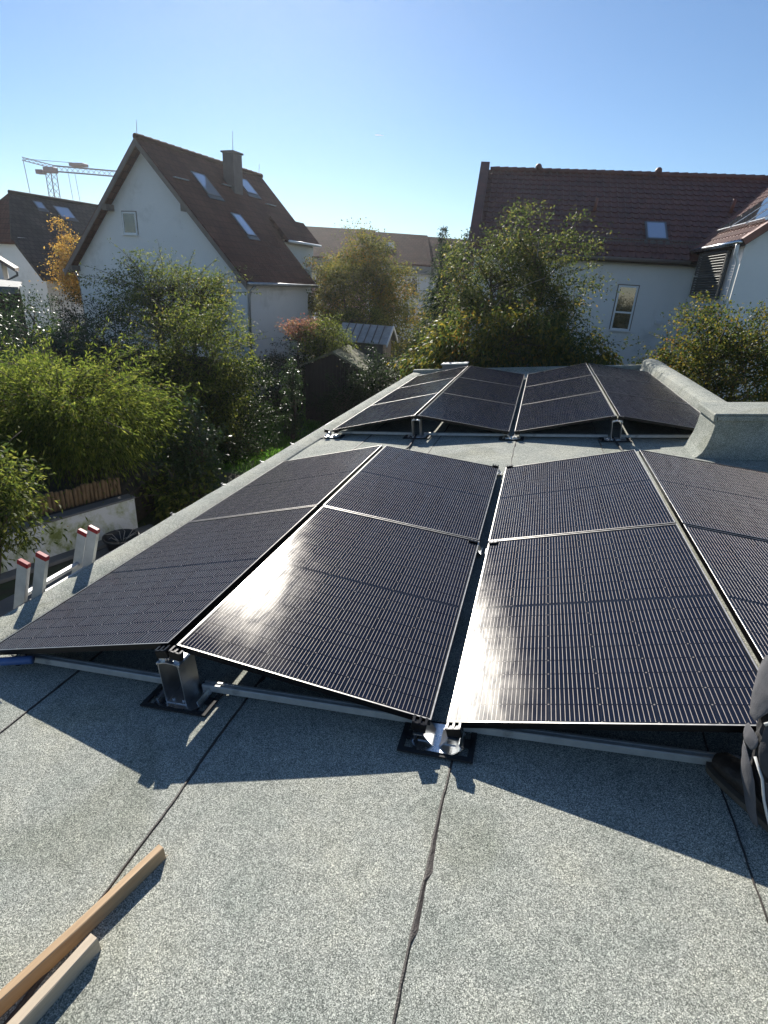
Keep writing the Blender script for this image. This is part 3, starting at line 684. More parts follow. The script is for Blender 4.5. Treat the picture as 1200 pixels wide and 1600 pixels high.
# blue pole tied to the end of the rail
t = rthing('blue_pole', 'blue plastic pole tied to rail end at left edge', 'pole', (0, 0, 0))
MB().tube([(-3.35, 1.40, 0.055), (-2.9, 1.53, 0.06), (-2.37, 1.685, 0.066)], 0.021, 14).build('tube', M['blue_pipe'], t, True)
mb = MB(); c = Vector((-2.455, 1.66, 0.062)); ring = []
for k in range(17):
    a = 2 * math.pi * k / 16; ring.append(c + Vector((0.008 * math.sin(a), 0.034 * math.cos(a) + 0.03, 0.036 * math.sin(a) - 0.005)))
mb.tube(ring, 0.003, 6); mb.tube([c + Vector((0.0, 0.0, 0.03)), c + Vector((0.02, -0.02, 0.055)), c + Vector((0.06, -0.03, 0.06))], 0.0025, 5)
mb.build('cable_tie', M['rubber'], t)

# ------------------------------------------------------------------ timber battens
def batten(p0, p1, w_, h_, matn, label, up=0.004):
    a = Vector(p0); b = Vector(p1); d = (b - a); ln = d.length; ang = math.atan2(d.y, d.x) - math.pi / 2
    t = rthing('timber_batten', label, 'batten', (a.x, a.y, up), Matrix.Rotation(ang, 4, 'Z') @ Matrix.Rotation(R(-0.5), 4, 'X'), 'battens lying on the roof')
    k = 14; mb = MB(); rr = random.Random(int(ln * 1000)); vs_ = []; fs = []; b_ = 0.0022
    prof = [(0, b_), (b_, 0), (w_ - b_, 0), (w_, b_), (w_, h_ - b_), (w_ - b_, h_), (b_, h_), (0, h_ - b_)]
    for j in range(k + 1):
        sx = 0.0025 * math.sin(j * 0.7); 
        vs_ += [(x + sx + rr.uniform(-.0006, .0006), ln * j / k, z + rr.uniform(-.0005, .0005) + 0.002) for x, z in prof]
    for j in range(k):
        for i in range(8): fs.append((j * 8 + i, j * 8 + (i + 1) % 8, (j + 1) * 8 + (i + 1) % 8, (j + 1) * 8 + i))
    fs += [tuple(range(7, -1, -1)), tuple(k * 8 + i for i in range(8))]
    mb.add(vs_, fs).build('beam', M[matn], t)
    # frayed fibres at the sawn end
    mb = MB()
    for j in range(7):
        x = rr.uniform(0.003, w_ - 0.003); z = rr.uniform(0.002, 0.012); mb.tube([(x, ln - 0.002, z), (x + rr.uniform(-.004, .004), ln + rr.uniform(.003, .009), z - 0.003)], [0.0009, 0.0003], 4)
    mb.build('splinters', M[matn], t)['kind'] = 'stuff'
batten((-1.478, -0.19), (-1.113, 0.985), 0.026, 0.050, 'batten_a', 'long brown timber batten lying at lower left of roof')
batten((-1.335, -0.22), (-1.125, 0.708), 0.030, 0.050, 'batten_b', 'shorter greyish timber batten lying beside the brown one')

# ------------------------------------------------------------------ ladder over the eaves
lean = 18.4; foot = Vector((-3.93, 2.58, GZ))
t = thing('ladder', 'aluminium extension ladder with red caps leaning on the roof edge', 'ladder', foot, 0)
RL = Matrix.Rotation(R(lean), 4, 'Y')
def lad(name, mb, mt_, par=None, dx=0.0):
    o = mb.build(name, mt_, t if par is None else par)
    if par is None: o.matrix_basis = Matrix.Translation((dx, 0, 0)) @ RL
    return o
for dx, hwid, top in ((0.0, 0.215, 3.085), (-0.105, 0.245, 3.02)):
    for sy in (-1, 1):
        ys = sy * hwid; mb = MB(); tt = 0.0025; a, b_ = 0.037, 0.014
        mb.bb(-a, a, ys - b_, ys - b_ + tt, 0.02, top); mb.bb(-a, a, ys + b_ - tt, ys + b_, 0.02, top)
        mb.bb(-a, -a + tt, ys - b_ + tt, ys + b_ - tt, 0.02, top); mb.bb(a - tt, a, ys - b_ + tt, ys + b_ - tt, 0.02, top)
        st = lad('stile', mb, M['alu_matt'], None, dx)
        mb = MB().bb(-a - 0.003, a + 0.003, ys - b_ - 0.003, ys + b_ + 0.003, top - 0.022, top + 0.012, 0.005); mb.build('red_cap', M['red_cap'], st)
        MB().bb(-a - 0.004, a + 0.004, ys - b_ - 0.004, ys + b_ + 0.004, 0.0, 0.06, 0.005).build('foot_cap', M['rubber'], st)
    k = 0; z = 0.22
    while z < top - 0.1:
        mb = MB().bb(-0.016, 0.016, -hwid + 0.012, hwid - 0.012, z - 0.014, z + 0.014, 0.004); lad('rung', mb, M['alu_matt'], None, dx); z += 0.28

# ------------------------------------------------------------------ garden wall, palisade, tub, fence, sheds
wdir = Vector((0.337, 0.941, 0)); wn_ = Vector((-0.941, 0.337, 0))
t = thing('garden_wall', 'low white rendered garden wall with green algae stains', 'wall', (-6.95, 7.87, GZ), math.atan2(wdir.y, wdir.x))
MB().bb(-8.5, 0.0, 0.0, 0.19, 0.0, 0.66).build('wall_face', M['algae'], t)
MB().bb(-8.5, 0.02, -0.015, 0.22, 0.662, 0.70, 0.01).build('coping', M['paving'], t)
MB().bb(-2.5, 0.25, -0.22, -0.004, 0.0, 0.07, 0.01).build('plinth', M['paving'], t)
t = thing('log_palisade', 'row of short brown palisade logs above the white wall', 'palisade', (-7.34, 7.95, -2.34), math.atan2(wdir.y, wdir.x) - 0.02)
rr = random.Random(4)
for k in range(52):
    x = -k * 0.072; h_ = 0.34 + rr.uniform(-0.025, 0.025); r_ = 0.034 + rr.uniform(-0.003, 0.003); tl = rr.uniform(-0.02, 0.02)
    MB().tube([(x, 0.0, -0.1), (x + tl * .5, rr.uniform(-.006, .006), h_ - 0.015), (x + tl * .5, 0, h_)], [r_, r_, r_ * 0.75], 9).build('log', M['log'], t, False)
t = thing('planter_tub', 'round black plastic tub at foot of white wall', 'tub', (-6.62, 7.05, GZ + 0.005))
mb = MB(); pr = [(0.20, 0), (0.27, 0.27), (0.30, 0.275), (0.30, 0.31), (0.275, 0.31), (0.265, 0.285), (0.24, 0.20), (0.0, 0.20)]
n_ = 24; vs_ = []; fs = []
for (r_, z) in pr:
    for j in range(n_): a = 2 * math.pi * j / n_; vs_.append((max(r_, 0.001) * math.cos(a), max(r_, 0.001) * math.sin(a), z))
for i in range(len(pr) - 1):
    for j in range(n_): fs.append((i * n_ + j, i * n_ + (j + 1) % n_, (i + 1) * n_ + (j + 1) % n_, (i + 1) * n_ + j))
mb.add(vs_, fs).build('bowl', M['tub'], t, True)
mb = MB()
for k in range(9): a = k * 2.4; mb.tube([(0.05 * math.cos(a), 0.05 * math.sin(a), 0.2), (0.16 * math.cos(a), 0.16 * math.sin(a), 0.33), (0.26 * math.cos(a + .4), 0.26 * math.sin(a + .4), 0.36)], [0.006, 0.005, 0.003], 5)
mb.build('dry_stems', M['pale_bark'], t)
t = thing('board_fence', 'dark weathered board fence behind the conifer', 'fence', (-15.2, 13.6, GZ), R(-6))
for k in range(56): MB().bb(k * 0.125, k * 0.125 + 0.112, -0.012 + rr.uniform(-.006, .006), 0.012, 0.05, 2.55 + rr.uniform(-.02, .02)).build('board', M['dark_wood'], t)
for z in (0.6, 2.0): MB().bb(0, 7.0, 0.016, 0.06, z, z + 0.09).build('fence_rail', M['dark_wood'], t)

t = thing('garden_shed', 'small dark shed with mossy felt roof beside the lawn', 'shed', (-6.75, 18.3, GZ - 0.12), R(6))
mb = MB().prism([(-0.95, -0.75, 0), (0.95, -0.75, 0), (0.95, -0.75, 2.02), (0.0, -0.75, 2.46), (-0.95, -0.75, 2.02)], (0, 2.0, 0)); mb.build('wall', M['brown_boards'], t)
for k in range(14): MB().bb(-0.945 + k * 0.135, -0.945 + k * 0.135 + 0.125, -0.775, -0.752, 0.03, 2.03 + 0.42 * (1 - abs(-0.88 + k * 0.135) / 0.95)).build('board', M['brown_boards'], t)
for s in (-1, 1):
    MB().prism([(0, -0.95, 2.50), (s * 1.12, -0.95, 1.985), (s * 1.12, -0.95, 2.04), (0, -0.95, 2.57)] if s > 0 else [(0, -0.95, 2.50), (0, -0.95, 2.57), (s * 1.12, -0.95, 2.04), (s * 1.12, -0.95, 1.985)], (0, 2.4, 0)).build('roof', M['felt_moss'], t)
MB().bb(0.35, 0.75, -0.80, -0.778, 0.9, 1.5).build('window', M['pane'], t)
t = thing('playhouse', 'small garden hut with pale ribbed sheet roof behind the mossy shed', 'shed', (-7.1, 22.6, GZ), R(2))
mb = MB().prism([(-0.9, -0.75, 0), (-0.9, 0.75, 0), (-0.9, 0.75, 2.35), (-0.9, 0.0, 2.9), (-0.9, -0.75, 2.35)][::-1], (1.8, 0, 0)); mb.build('wall', M['fascia'], t)
for k in range(7):
    x = -1.05 + k * 0.305
    for s in (-1, 1):
        a = (x, s * 0.02, 3.0); b = (x, s * 1.0, 2.38)
        q = [(x, s * 0.01, 3.0), (x + 0.29, s * 0.01, 3.0), (x + 0.29, s * 1.0, 2.38), (x, s * 1.0, 2.38)]
        MB().prism(q if s > 0 else q[::-1], (0, 0, -0.03)).build('roof_sheet', M['corrugated'], t)
        if k: 
            q = [(x - 0.025, s * 0.0, 3.035), (x + 0.015, s * 0.0, 3.035), (x + 0.015, s * 1.0, 2.415), (x - 0.025, s * 1.0, 2.415)]
            MB().prism(q if s > 0 else q[::-1], (0, 0, -0.03)).build('roof_rib', M['fascia'], t)
for s in (-1, 1): MB().prism([(1.09, 0.0, 3.03), (1.09, s * 1.02, 2.38), (1.09, s * 1.02, 2.27), (1.09, 0.0, 2.9)], (0.05, 0, 0)).build('barge_board', M['window_white'], t)

# ------------------------------------------------------------------ houses
def slope_sheet(name, a, b, c, d, th, mat, parent, uvs=None):
    """roof slab a(eave start) b(eave end) c(ridge end) d(ridge start), thickness th, with UVs in metres for courses"""
    a, b, c, d = map(Vector, (a, b, c, d)); n_ = (b - a).cross(d - a).normalized()
    if n_.z < 0: n_ = -n_
    top = [a, b, c, d]; bot = [q - n_ * th for q in top]
    me = bpy.data.meshes.new(name); me.from_pydata(top + bot, [], [(0, 1, 2, 3), (7, 6, 5, 4), (0, 4, 5, 1), (1, 5, 6, 2), (2, 6, 7, 3), (3, 7, 4, 0)])
    u = (b - a).normalized(); v = n_.cross(u)
    if v.z < 0: v = -v
    uv = me.uv_layers.new(name='UVMap')
    for lp in me.loops:
        q = me.vertices[lp.vertex_index].co - a; uv.data[lp.index].uv = (q.dot(u), q.dot(v))
    me.update(); return link(name, me, mat, parent)
def framed_window(parent, x0, x1, z0, z1, y, depth=0.07, name='window', sash=True, mullion=False):
    """window in a wall facing -y (local)"""
    f = 0.06; mb = MB()
    mb.bb(x0, x1, y - 0.03, y - 0.009, z0, z0 + f); mb.bb(x0, x1, y - 0.03, y - 0.009, z1 - f, z1)
    mb.bb(x0, x0 + f, y - 0.03, y - 0.009, z0 + f, z1 - f); mb.bb(x1 - f, x1, y - 0.03, y - 0.009, z0 + f, z1 - f)
    if mullion: mb.bb((x0 + x1) / 2 - 0.035, (x0 + x1) / 2 + 0.035, y - 0.027, y - 0.009, z0 + f, z1 - f)
    o = mb.build(name, M['window_white'], parent)
    MB().bb(x0 - 0.035, x1 + 0.035, y - 0.008, y + 0.001, z0 - 0.002, z1 + 0.035).build('shadow_gap', M['fascia'], o)  # dark border painted as the shadow round the frame; the wall is not recessed
    MB().bb(x0 + f, x1 - f, y - 0.018, y - 0.0085, z0 + f, z1 - f).build('pane', M['pane'], o)
    MB().bb(x0 - 0.05, x1 + 0.05, y - 0.11, y - 0.032, z0 - 0.04, z0 - 0.004).build('sill', M['window_white'], o)
    return o
def skylight(parent, c, u, v, n_, wu, lv, lift=0.03):
    """roof window lying on a slope: c centre, u along the eaves, v up the slope, n outward"""
    c, u, v, n_ = map(Vector, (c, u, v, n_)); rot = Matrix((u, v, n_)).transposed()
    mb = MB(); f = 0.07
    mb.box(c + n_ * lift + v * (lv / 2 - f / 2), (wu, f, 0.05), rot, 0.008); mb.box(c + n_ * lift - v * (lv / 2 - f / 2), (wu, f, 0.05), rot, 0.008)
    for s in (-1, 1): mb.box(c + n_ * lift + u * s * (wu / 2 - f / 2), (f, lv - 2 * f, 0.05), rot, 0.008)
    o = mb.build('skylight', M['lead'], parent)
    MB().box(c + n_ * (lift + 0.012), (wu - 2 * f, lv - 2 * f, 0.02), rot).build('pane', M['skypane'], o)
    MB().box(c + n_ * 0.02 - v * (lv / 2 + 0.09), (wu + 0.1, 0.18, 0.02), rot).build('flashing', M['lead'], o)
    return o
mt, nt, out = nodes('roof_window_glass')
bb = N(nt, 'ShaderNodeBsdfPrincipled', Roughness=0.04, Metallic=0.55); bb.inputs['Base Color'].default_value = (0.55, 0.6, 0.66, 1); bb.inputs['Specular IOR Level'].default_value = 0.9
nt.links.new(bb.outputs[0], out.inputs[0]); M['skypane'] = mt

# --- white gabled house on the left; local x: across the gable (0 right .. -8.9 left), y: along the ridge
ang = -R(8.635)
h1 = thing('gabled_house', 'white gabled house with steep brown roof, chimney and roof windows', 'house', (-11.1, 20.0, 0), ang)
HW = 8.9; EZ = 1.68; RZ = 6.0; mid = -HW / 2; LEN = 7.25
mb = MB().prism([(0, 0, GZ), (-HW, 0, GZ), (-HW, 0, EZ - 0.12), (mid, 0, RZ - 0.22), (0, 0, EZ - 0.12)][::-1], (0, 4.35, 0)); mb.build('wall', M['white'], h1)
mb = MB().prism([(-1.5, 0, GZ), (-HW, 0, GZ), (-HW, 0, EZ - 0.12), (mid, 0, RZ - 0.22), (-1.5, 0, 2.95)][::-1], (0, 2.8, 0)); o = mb.build('rear_wall', M['white'], h1); o.location = (0, 4.352, 0)
ov = 0.42; oe = 0.34
sl_ = (RZ - EZ) / (HW / 2)
rr_ = slope_sheet('roof', (oe, -ov, EZ - oe * sl_), (oe, 4.55, EZ - oe * sl_), (mid, 4.55, RZ), (mid, -ov, RZ), 0.13, M['tile_far'], h1)
slope_sheet('roof', (-1.52, 4.553, EZ + 1.52 * sl_), (-1.52, LEN, EZ + 1.52 * sl_), (mid, LEN, RZ), (mid, 4.553, RZ), 0.13, M['tile_far'], h1)
slope_sheet('roof', (-HW - oe, LEN, EZ - oe * sl_), (-HW - oe, -ov, EZ - oe * sl_), (mid, -ov, RZ), (mid, LEN, RZ), 0.13, M['tile_far'], h1)
# ridge caps, one rounded tile after the other
mb = MB()
for k in range(20): y = -ov + k * (LEN + ov) / 20; mb.tube([(mid, y, RZ - 0.0), (mid, y + 0.40, RZ + 0.012)], [0.105, 0.12], 10)
mb.build('ridge_tiles', M['tile_far'], rr_)['kind'] = 'stuff'
MB().bb(mid + 1.0 - 0.28, mid + 1.0 + 0.28, 3.55, 4.15, RZ - 1.3, RZ + 0.25, 0.015).bb(mid + 1.0 - 0.33, mid + 1.0 + 0.33, 3.5, 4.2, RZ + 0.252, RZ + 0.32, 0.01).build('chimney', M['chimney'], rr_)
for x, y, z, hh in ((mid + 1.0, 3.9, RZ + 0.32, 0.75), (mid, -0.3, RZ + 0.1, 0.42), (mid, 7.1, RZ + 0.1, 0.4)): MB().tube([(x, y, z), (x + 0.03, y, z + hh)], [0.014, 0.008], 6).build('lightning_rod', M['zinc'], rr_)
# verge boards, purlin ends
for s in (-1, 1):
    xe = mid + s * (HW / 2 + oe); ze = EZ - oe * sl_
    q = [(mid, -ov - 0.03, RZ - 0.07), (xe, -ov - 0.03, ze - 0.07), (xe, -ov - 0.03, ze - 0.29), (mid, -ov - 0.03, RZ - 0.29)]
    MB().prism(q if s < 0 else q[::-1], (0, 0.028, 0)).build('verge_board', M['fascia'], h1)
    xp = mid + s * 2.0; MB().bb(xp - 0.1, xp + 0.1, -ov + 0.0, -0.003, RZ - 2.0 * sl_ - 0.45, RZ - 2.0 * sl_ - 0.23).build('purlin_end', M['fascia'], h1)
    xp = mid + s * 4.42; MB().bb(xp - 0.1, xp + 0.1, -ov + 0.0, -0.003, RZ - 4.42 * sl_ - 0.42, RZ - 4.42 * sl_ - 0.2).build('purlin_end', M['fascia'], h1)
    MB().tube([(xe + s * 0.05, -ov, ze - 0.06), (xe + s * 0.05, 4.5, ze - 0.06)], 0.065, 10).build('gutter', M['zinc'], h1, True)
    MB().tube([(xe, 0.1, ze - 0.1), (xe - s * 0.22, 0.05, ze - 0.33), (mid + s * (HW / 2 + 0.06), 0.05, ze - 0.55), (mid + s * (HW / 2 + 0.06), 0.05, GZ + 0.02)], 0.045, 9).build('downpipe', M['zinc'], h1, True)
framed_window(h1, -5.96, -5.22, 2.80, 3.60, 0.0)
uu, vv = Vector((0, 1, 0)), Vector((-math.cos(math.atan(sl_)), 0, math.sin(math.atan(sl_)))); nn_ = Vector((math.sin(math.atan(sl_)), 0, math.cos(math.atan(sl_))))
def s1(u, v): return (-v, u, EZ + v * sl_)
for (u, v, wu, lv) in ((1.80, 3.2, 0.80, 1.15), (5.05, 3.65, 0.80, 0.9), (2.28, 1.80, 0.62, 1.15)): skylight(h1, s1(u, v), uu, vv, nn_, wu, lv)
for (u, v) in ((0.35, 3.15), (3.4, 3.4), (5.9, 3.0)): MB().box(Vector(s1(u, v)) + nn_ * 0.05, (0.1, 0.75, 0.03)).build('snow_guard', M['zinc'], h1)
# raised wing towards the back
slope_sheet('wing_roof', (-1.15, 4.6, 3.12), (-1.15, 7.35, 3.12), (-2.1, 7.35, 4.04), (-2.1, 4.6, 4.04), 0.14, M['tile_far'], h1)
MB().prism([(-1.50, 7.16, 2.6), (-1.50, 7.16, 3.2), (-2.75, 7.16, 4.0), (-2.75, 7.16, 2.6)], (0, 0.12, 0)).build('wing_cheek', M['white'], h1)
MB().tube([(-1.12, 4.6, 3.06), (-1.12, 7.35, 3.06)], 0.055, 9).build('gutter', M['window_white'], h1, True)

# --- house with half-hipped roof, far left
h2 = thing('half_hipped_house', 'far left white house with dark half-hipped roof and skylights', 'house', (-32.0, 28.0, 0), -R(12))
hw = 4.6; ez = 1.0; rz = 5.2; sl2 = (rz - ez) / hw; hz = 2.75; hx = (rz - hz) / sl2
MB().prism([(-hw, 0, GZ), (hw, 0, GZ), (hw, 0, ez - .1), (hx, 0, hz), (-hx, 0, hz), (-hw, 0, ez - .1)], (0, 11, 0)).build('wall', M['white'], h2)
yb = 1.6
def poly_slab(name, pts, th, mat, par):
    pts = [Vector(q) for q in pts]; n_ = (pts[1] - pts[0]).cross(pts[2] - pts[0]).normalized()
    if n_.z < 0: pts = pts[::-1]; n_ = -n_
    k = len(pts); me = bpy.data.meshes.new(name); me.from_pydata(pts + [q - n_ * th for q in pts], [], [tuple(range(k)), tuple(range(2 * k - 1, k - 1, -1))] + [(i, k + i, k + (i + 1) % k, (i + 1) % k) for i in range(k)])
    u = Vector((0, 0, 1)).cross(n_).normalized(); v = n_.cross(u); uv = me.uv_layers.new(name='UVMap')
    for lp in me.loops: q = me.vertices[lp.vertex_index].co; uv.data[lp.index].uv = (q.dot(u), q.dot(v))
    me.update(); return link(name, me, mat, par)
for s in (-1, 1):
    r_ = poly_slab('roof', [(0, yb, rz), (0, 11.4, rz), (s * (hw + .35), 11.4, ez - .35 * sl2), (s * (hw + .35), -0.35, ez - .35 * sl2), (s * (hx + .02), -0.35, hz - 0.02)], 0.15, M['tile_dark'], h2)
poly_slab('hip_roof', [(0, yb - 0.01, rz - 0.005), (hx + .3, -0.42, hz - .3), (-hx - .3, -0.42, hz - .3)], 0.15, M['tile_far'], h2)
v2 = Vector((-math.cos(math.atan(sl2)), 0, math.sin(math.atan(sl2)))); n2_ = Vector((math.sin(math.atan(sl2)), 0, math.cos(math.atan(sl2))))
for (u, d_, wu, lv) in ((3.0, 0.55, 0.55, 0.6), (4.4, 0.8, 1.0, 0.95), (8.4, 0.65, 1.0, 0.95)): skylight(h2, (d_, u, rz - d_ * sl2), (0, 1, 0), v2, n2_, wu, lv)
MB().tube([(hx * 0.2, -0.12, hz - .3), (hx * 0.2, -0.12, 0.2), (hx * 0.1, -0.12, GZ)], 0.06, 8).build('downpipe', M['zinc'], h2, True)
MB().tube([(0, yb, rz + .03), (0, 11.4, rz + .03)], 0.12, 8).build('ridge_cap', M['tile_dark'], h2)

# --- small annexe with raking verge and pergola at the left edge
t = thing('white_annexe', 'white annexe wall with raking dark verge at left edge', 'annexe', (-23.7, 21.0, GZ), R(45))
MB().prism([(-5, 0, 0), (0, 0, 0), (0, 0, 4.45), (-2.4, 0, 6.08), (-5, 0, 6.08)], (0, 4, 0)).build('wall', M['white'], t)
MB().prism([(0.5, -0.3, 4.08), (-2.6, -0.3, 6.19), (-2.6, -0.3, 6.34), (0.5, -0.3, 4.23)], (0, 4.6, 0)).build('roof', M['fascia'], t)
MB().tube([(0.55, -0.3, 4.1), (0.55, -0.1, 3.95), (0.1, -0.05, 3.7), (0.05, -0.05, 0)], 0.05, 8).build('downpipe', M['lead'], t, True)
t = thing('pergola', 'low dark garden pavilion with pale flat roof at left edge', 'pavilion', (-21.4, 18.3, GZ), R(45))
poly_slab('roof', [(-5, -2.2, 3.95), (1.0, -2.2, 3.62), (1.0, 2.0, 3.72), (-5, 2.0, 4.15)], 0.06, M['corrugated'], t)
MB().bb(-5, 1.0, -2.24, -2.2, 3.42, 3.66).build('fascia', M['lead'], t)
for x in (-4.2, -1.9, 0.75): MB().bb(x - 0.06, x + 0.06, -2.1, -1.98, 0, 3.5).build('post', M['dark_wood'], t)
MB().bb(-5, 0.9, 1.5, 1.6, 0, 3.5).build('rear_screen', M['dark_wood'], t)

# --- long red-brown roofed house on the right
h3 = thing('long_tiled_house', 'white house with long red-brown tiled roof on the right', 'house', (1.2, 22.0, 0), math.atan2(0.0889, 0.996))
def T3(u, w_): return 2.88 + (w_ + 0.4) * (5.98 - 2.88) / 4.1
MB().prism([(-4.1, 0, GZ), (-4.1, 7.4, GZ), (-4.1, 7.4, 2.85), (-4.1, 3.7, 5.75), (-4.1, 0, 2.85)], (14.0, 0, 0)).build('wall', M['white'], h3)
poly_slab('roof_underlay', [(-4.33, -0.4, 2.80), (10, -0.4, 2.80), (10, 3.7, 5.9), (-4.33, 3.7, 5.9)], 0.1, M['dark_wood'], h3)
poly_slab('rear_roof', [(-4.33, 7.8, 2.85), (10, 7.8, 2.85), (10, 3.72, 5.95), (-4.33, 3.72, 5.95)], 0.1, M['tile'], h3)
# interlocking tiles: every tile has its roll and a proud lower edge
vs_ = []; fs = []; su = 0.245; nc = int(14.3 / su); ncrs = 16; prof = [(0.0, 0.0), (0.10, 0.002), (0.42, -0.006), (0.60, 0.006), (0.76, 0.034), (0.90, 0.030), (1.0, 0.0)]
sn = Vector((0, -math.sin(R(37.1)), math.cos(R(37.1)))); sv = Vector((0, math.cos(R(37.1)), math.sin(R(37.1)))); slen = 4.1 / math.cos(R(37.1))
rr = random.Random(11)
for c in range(ncrs):
    v0 = c * slen / ncrs; v1 = (c + 1) * slen / ncrs + 0.03
    for k in range(nc):
        dz = rr.uniform(-0.004, 0.004); o_ = len(vs_)
        for (a, b_) in prof:
            base = Vector((-4.33 + (k + a) * su, -0.4, 2.88)); vs_.append(tuple(base + sv * v0 + sn * (b_ + 0.032 + dz)))
        for (a, b_) in prof:
            base = Vector((-4.33 + (k + a) * su, -0.4, 2.88)); vs_.append(tuple(base + sv * v1 + sn * (b_ + 0.004)))
        for (a, b_) in prof:
            base = Vector((-4.33 + (k + a) * su, -0.4, 2.88)); vs_.append(tuple(base + sv * v0 + sn * (b_ + 0.002 + dz - 0.012)))
        np_ = len(prof)
        for i in range(np_ - 1): fs.append((o_ + i, o_ + i + 1, o_ + np_ + i + 1, o_ + np_ + i)); fs.append((o_ + 2 * np_ + i, o_ + 2 * np_ + i + 1, o_ + i + 1, o_ + i))
rf = MB().add(vs_, fs).build('roof_tiles', M['tile'], h3); rf['kind'] = 'stuff'
mb = MB()
for k in range(42): x = -4.0 + k * 0.333; mb.tube([(x, 3.7, 6.0), (x + 0.36, 3.7, 6.015)], [0.10, 0.115], 10)
o = mb.build('ridge_tiles', M['tile'], rf); o['kind'] = 'stuff'
mb = MB().prism([(-4.38, -0.42, 2.9), (-4.38, 3.75, 6.05), (-4.38, 3.75, 6.26), (-4.38, 3.35, 6.20), (-4.38, -0.42, 3.12)], (0.33, 0, 0)); mb.build('verge_tiles', M['tile'], h3)
for x in (-2.15, 2.3): MB().ball((x, 3.7, 6.12), (0.13, 0.16, 0.14), 10, 8).build('ridge_vent', M['tile'], rf, True)
for x, w_ in ((-0.05, 1.7), (4.6, 1.9)): MB().tube([(x, w_, T3(x, w_)), (x + .02, w_ - 0.05, T3(x, w_) + 0.42)], [0.065, 0.06], 10).build('vent_pipe', M['tile_wing'], rf, True)
skylight(h3, Vector((2.0, 0.8, T3(2.0, 0.8))), (1, 0, 0), sv, sn, 0.72, 1.02, 0.07)
mb = MB()
for k in range(2): z_ = 0.62 + k * 0.14; q = Vector((0, -0.4, 2.88)) + sv * z_ ; mb.box((2.8, q.y - 0.06, q.z + 0.16 - 0.0), (14.2, 0.02, 0.025))
for k in range(150): q = Vector((0, -0.4, 2.88)) + sv * 0.69; mb.box((-4.3 + k * 0.0945, q.y - 0.06, q.z + 0.14), (0.012, 0.012, 0.16))
mb.build('snow_guard', M['fascia'], h3)['kind'] = 'stuff'
MB().tube([(-4.3, -0.47, 2.83), (3.0, -0.47, 2.83)], 0.06, 10).build('gutter', M['fascia'], h3, True)
wnd = framed_window(h3, 1.0, 1.66, 0.55, 2.03, 0.0)
MB().bb(1.03, 1.63, -0.028, 0.02, 1.12, 1.18).build('transom', M['window_white'], wnd)
framed_window(h3, -3.2, -2.5, 0.6, 2.0, 0.0)
MB().bb(2.45, 2.62, -0.12, -0.003, 0.86, 0.98).build('wall_lamp', M['window_white'], h3)
# cross wing with sliding louvres and collectors on its roof
h4 = thing('louvred_wing_house', 'white wing with grey louvre shutters and roof collectors at right edge', 'house', (1.2, 22.0, 0), math.atan2(0.0889, 0.996))
MB().prism([(3.32, -3.72, GZ), (9.4, -3.72, GZ), (9.4, -3.72, 3.25), (6.36, -3.72, 5.75), (3.32, -3.72, 3.25)], (0, 3.70, 0)).build('wall', M['white'], h4)
ts = R(39); swn = Vector((-math.sin(ts), 0, math.cos(ts))); swv = Vector((math.cos(ts), 0, math.sin(ts))); e0 = Vector((3.10, -3.95, 3.22))
poly_slab('roof_underlay', [e0 - swn * .05, e0 + swv * 4.2 - swn * .05, e0 + swv * 4.2 + Vector((0, 5.5, 0)) - swn * .05, e0 + Vector((0, 4.2, 0)) - swn * .05], 0.1, M['dark_wood'], h4)
vs_ = []; fs = []
for c in range(12):
    v0 = c * 0.35; v1 = v0 + 0.38
    for k in range(int((4.3 + v0 * 0.9) / 0.245)):
        o_ = len(vs_); np_ = len(prof)
        for (vv_, lift) in ((v0, 0.03), (v1, 0.004), (v0, -0.01)):
            for (a, b_) in prof: vs_.append(tuple(e0 + Vector((0, (k + 1 - a) * 0.245, 0)) + swv * vv_ + swn * (b_ + lift)))
        for i in range(np_ - 1): fs.append((o_ + i, o_ + i + 1, o_ + np_ + i + 1, o_ + np_ + i)); fs.append((o_ + 2 * np_ + i, o_ + 2 * np_ + i + 1, o_ + i + 1, o_ + i))
wr = MB().add(vs_, fs).build('roof_tiles', M['tile_wing'], h4); wr['kind'] = 'stuff'
rot = Matrix((Vector((0, -1, 0)), swv, swn)).transposed()
for k, yy in enumerate((0.75, 1.95, 3.1)):
    c = e0 + Vector((0, yy, 0)) + swv * 2.1 + swn * 0.11
    o = MB().box(c, (1.05, 2.7, 0.09), rot, 0.01).build('collector', M['steel'], wr)
    MB().box(c + swn * 0.05, (0.93, 2.58, 0.012), rot).build('collector_glass', M['pane'], o)
MB().tube([(3.06, -4.0, 3.2), (3.06, 0.0, 3.2)], 0.06, 10).build('gutter', M['steel'], h4, True)
MB().tube([(3.06, -3.9, 3.15), (3.12, -3.75, 2.9), (3.26, -3.68, 2.7), (3.26, -3.68, GZ)], 0.05, 10).build('downpipe', M['window_white'], h4, True)
poly_slab('verge_tiles', [e0 + Vector((0, -0.06, 0.06)), e0 + swv * 4.2 + Vector((0, -0.06, 0.06)), e0 + swv * 4.2 + Vector((0, 0.1, 0.08)), e0 + Vector((0, 0.1, 0.08))], 0.18, M['tile_wing'], h4)
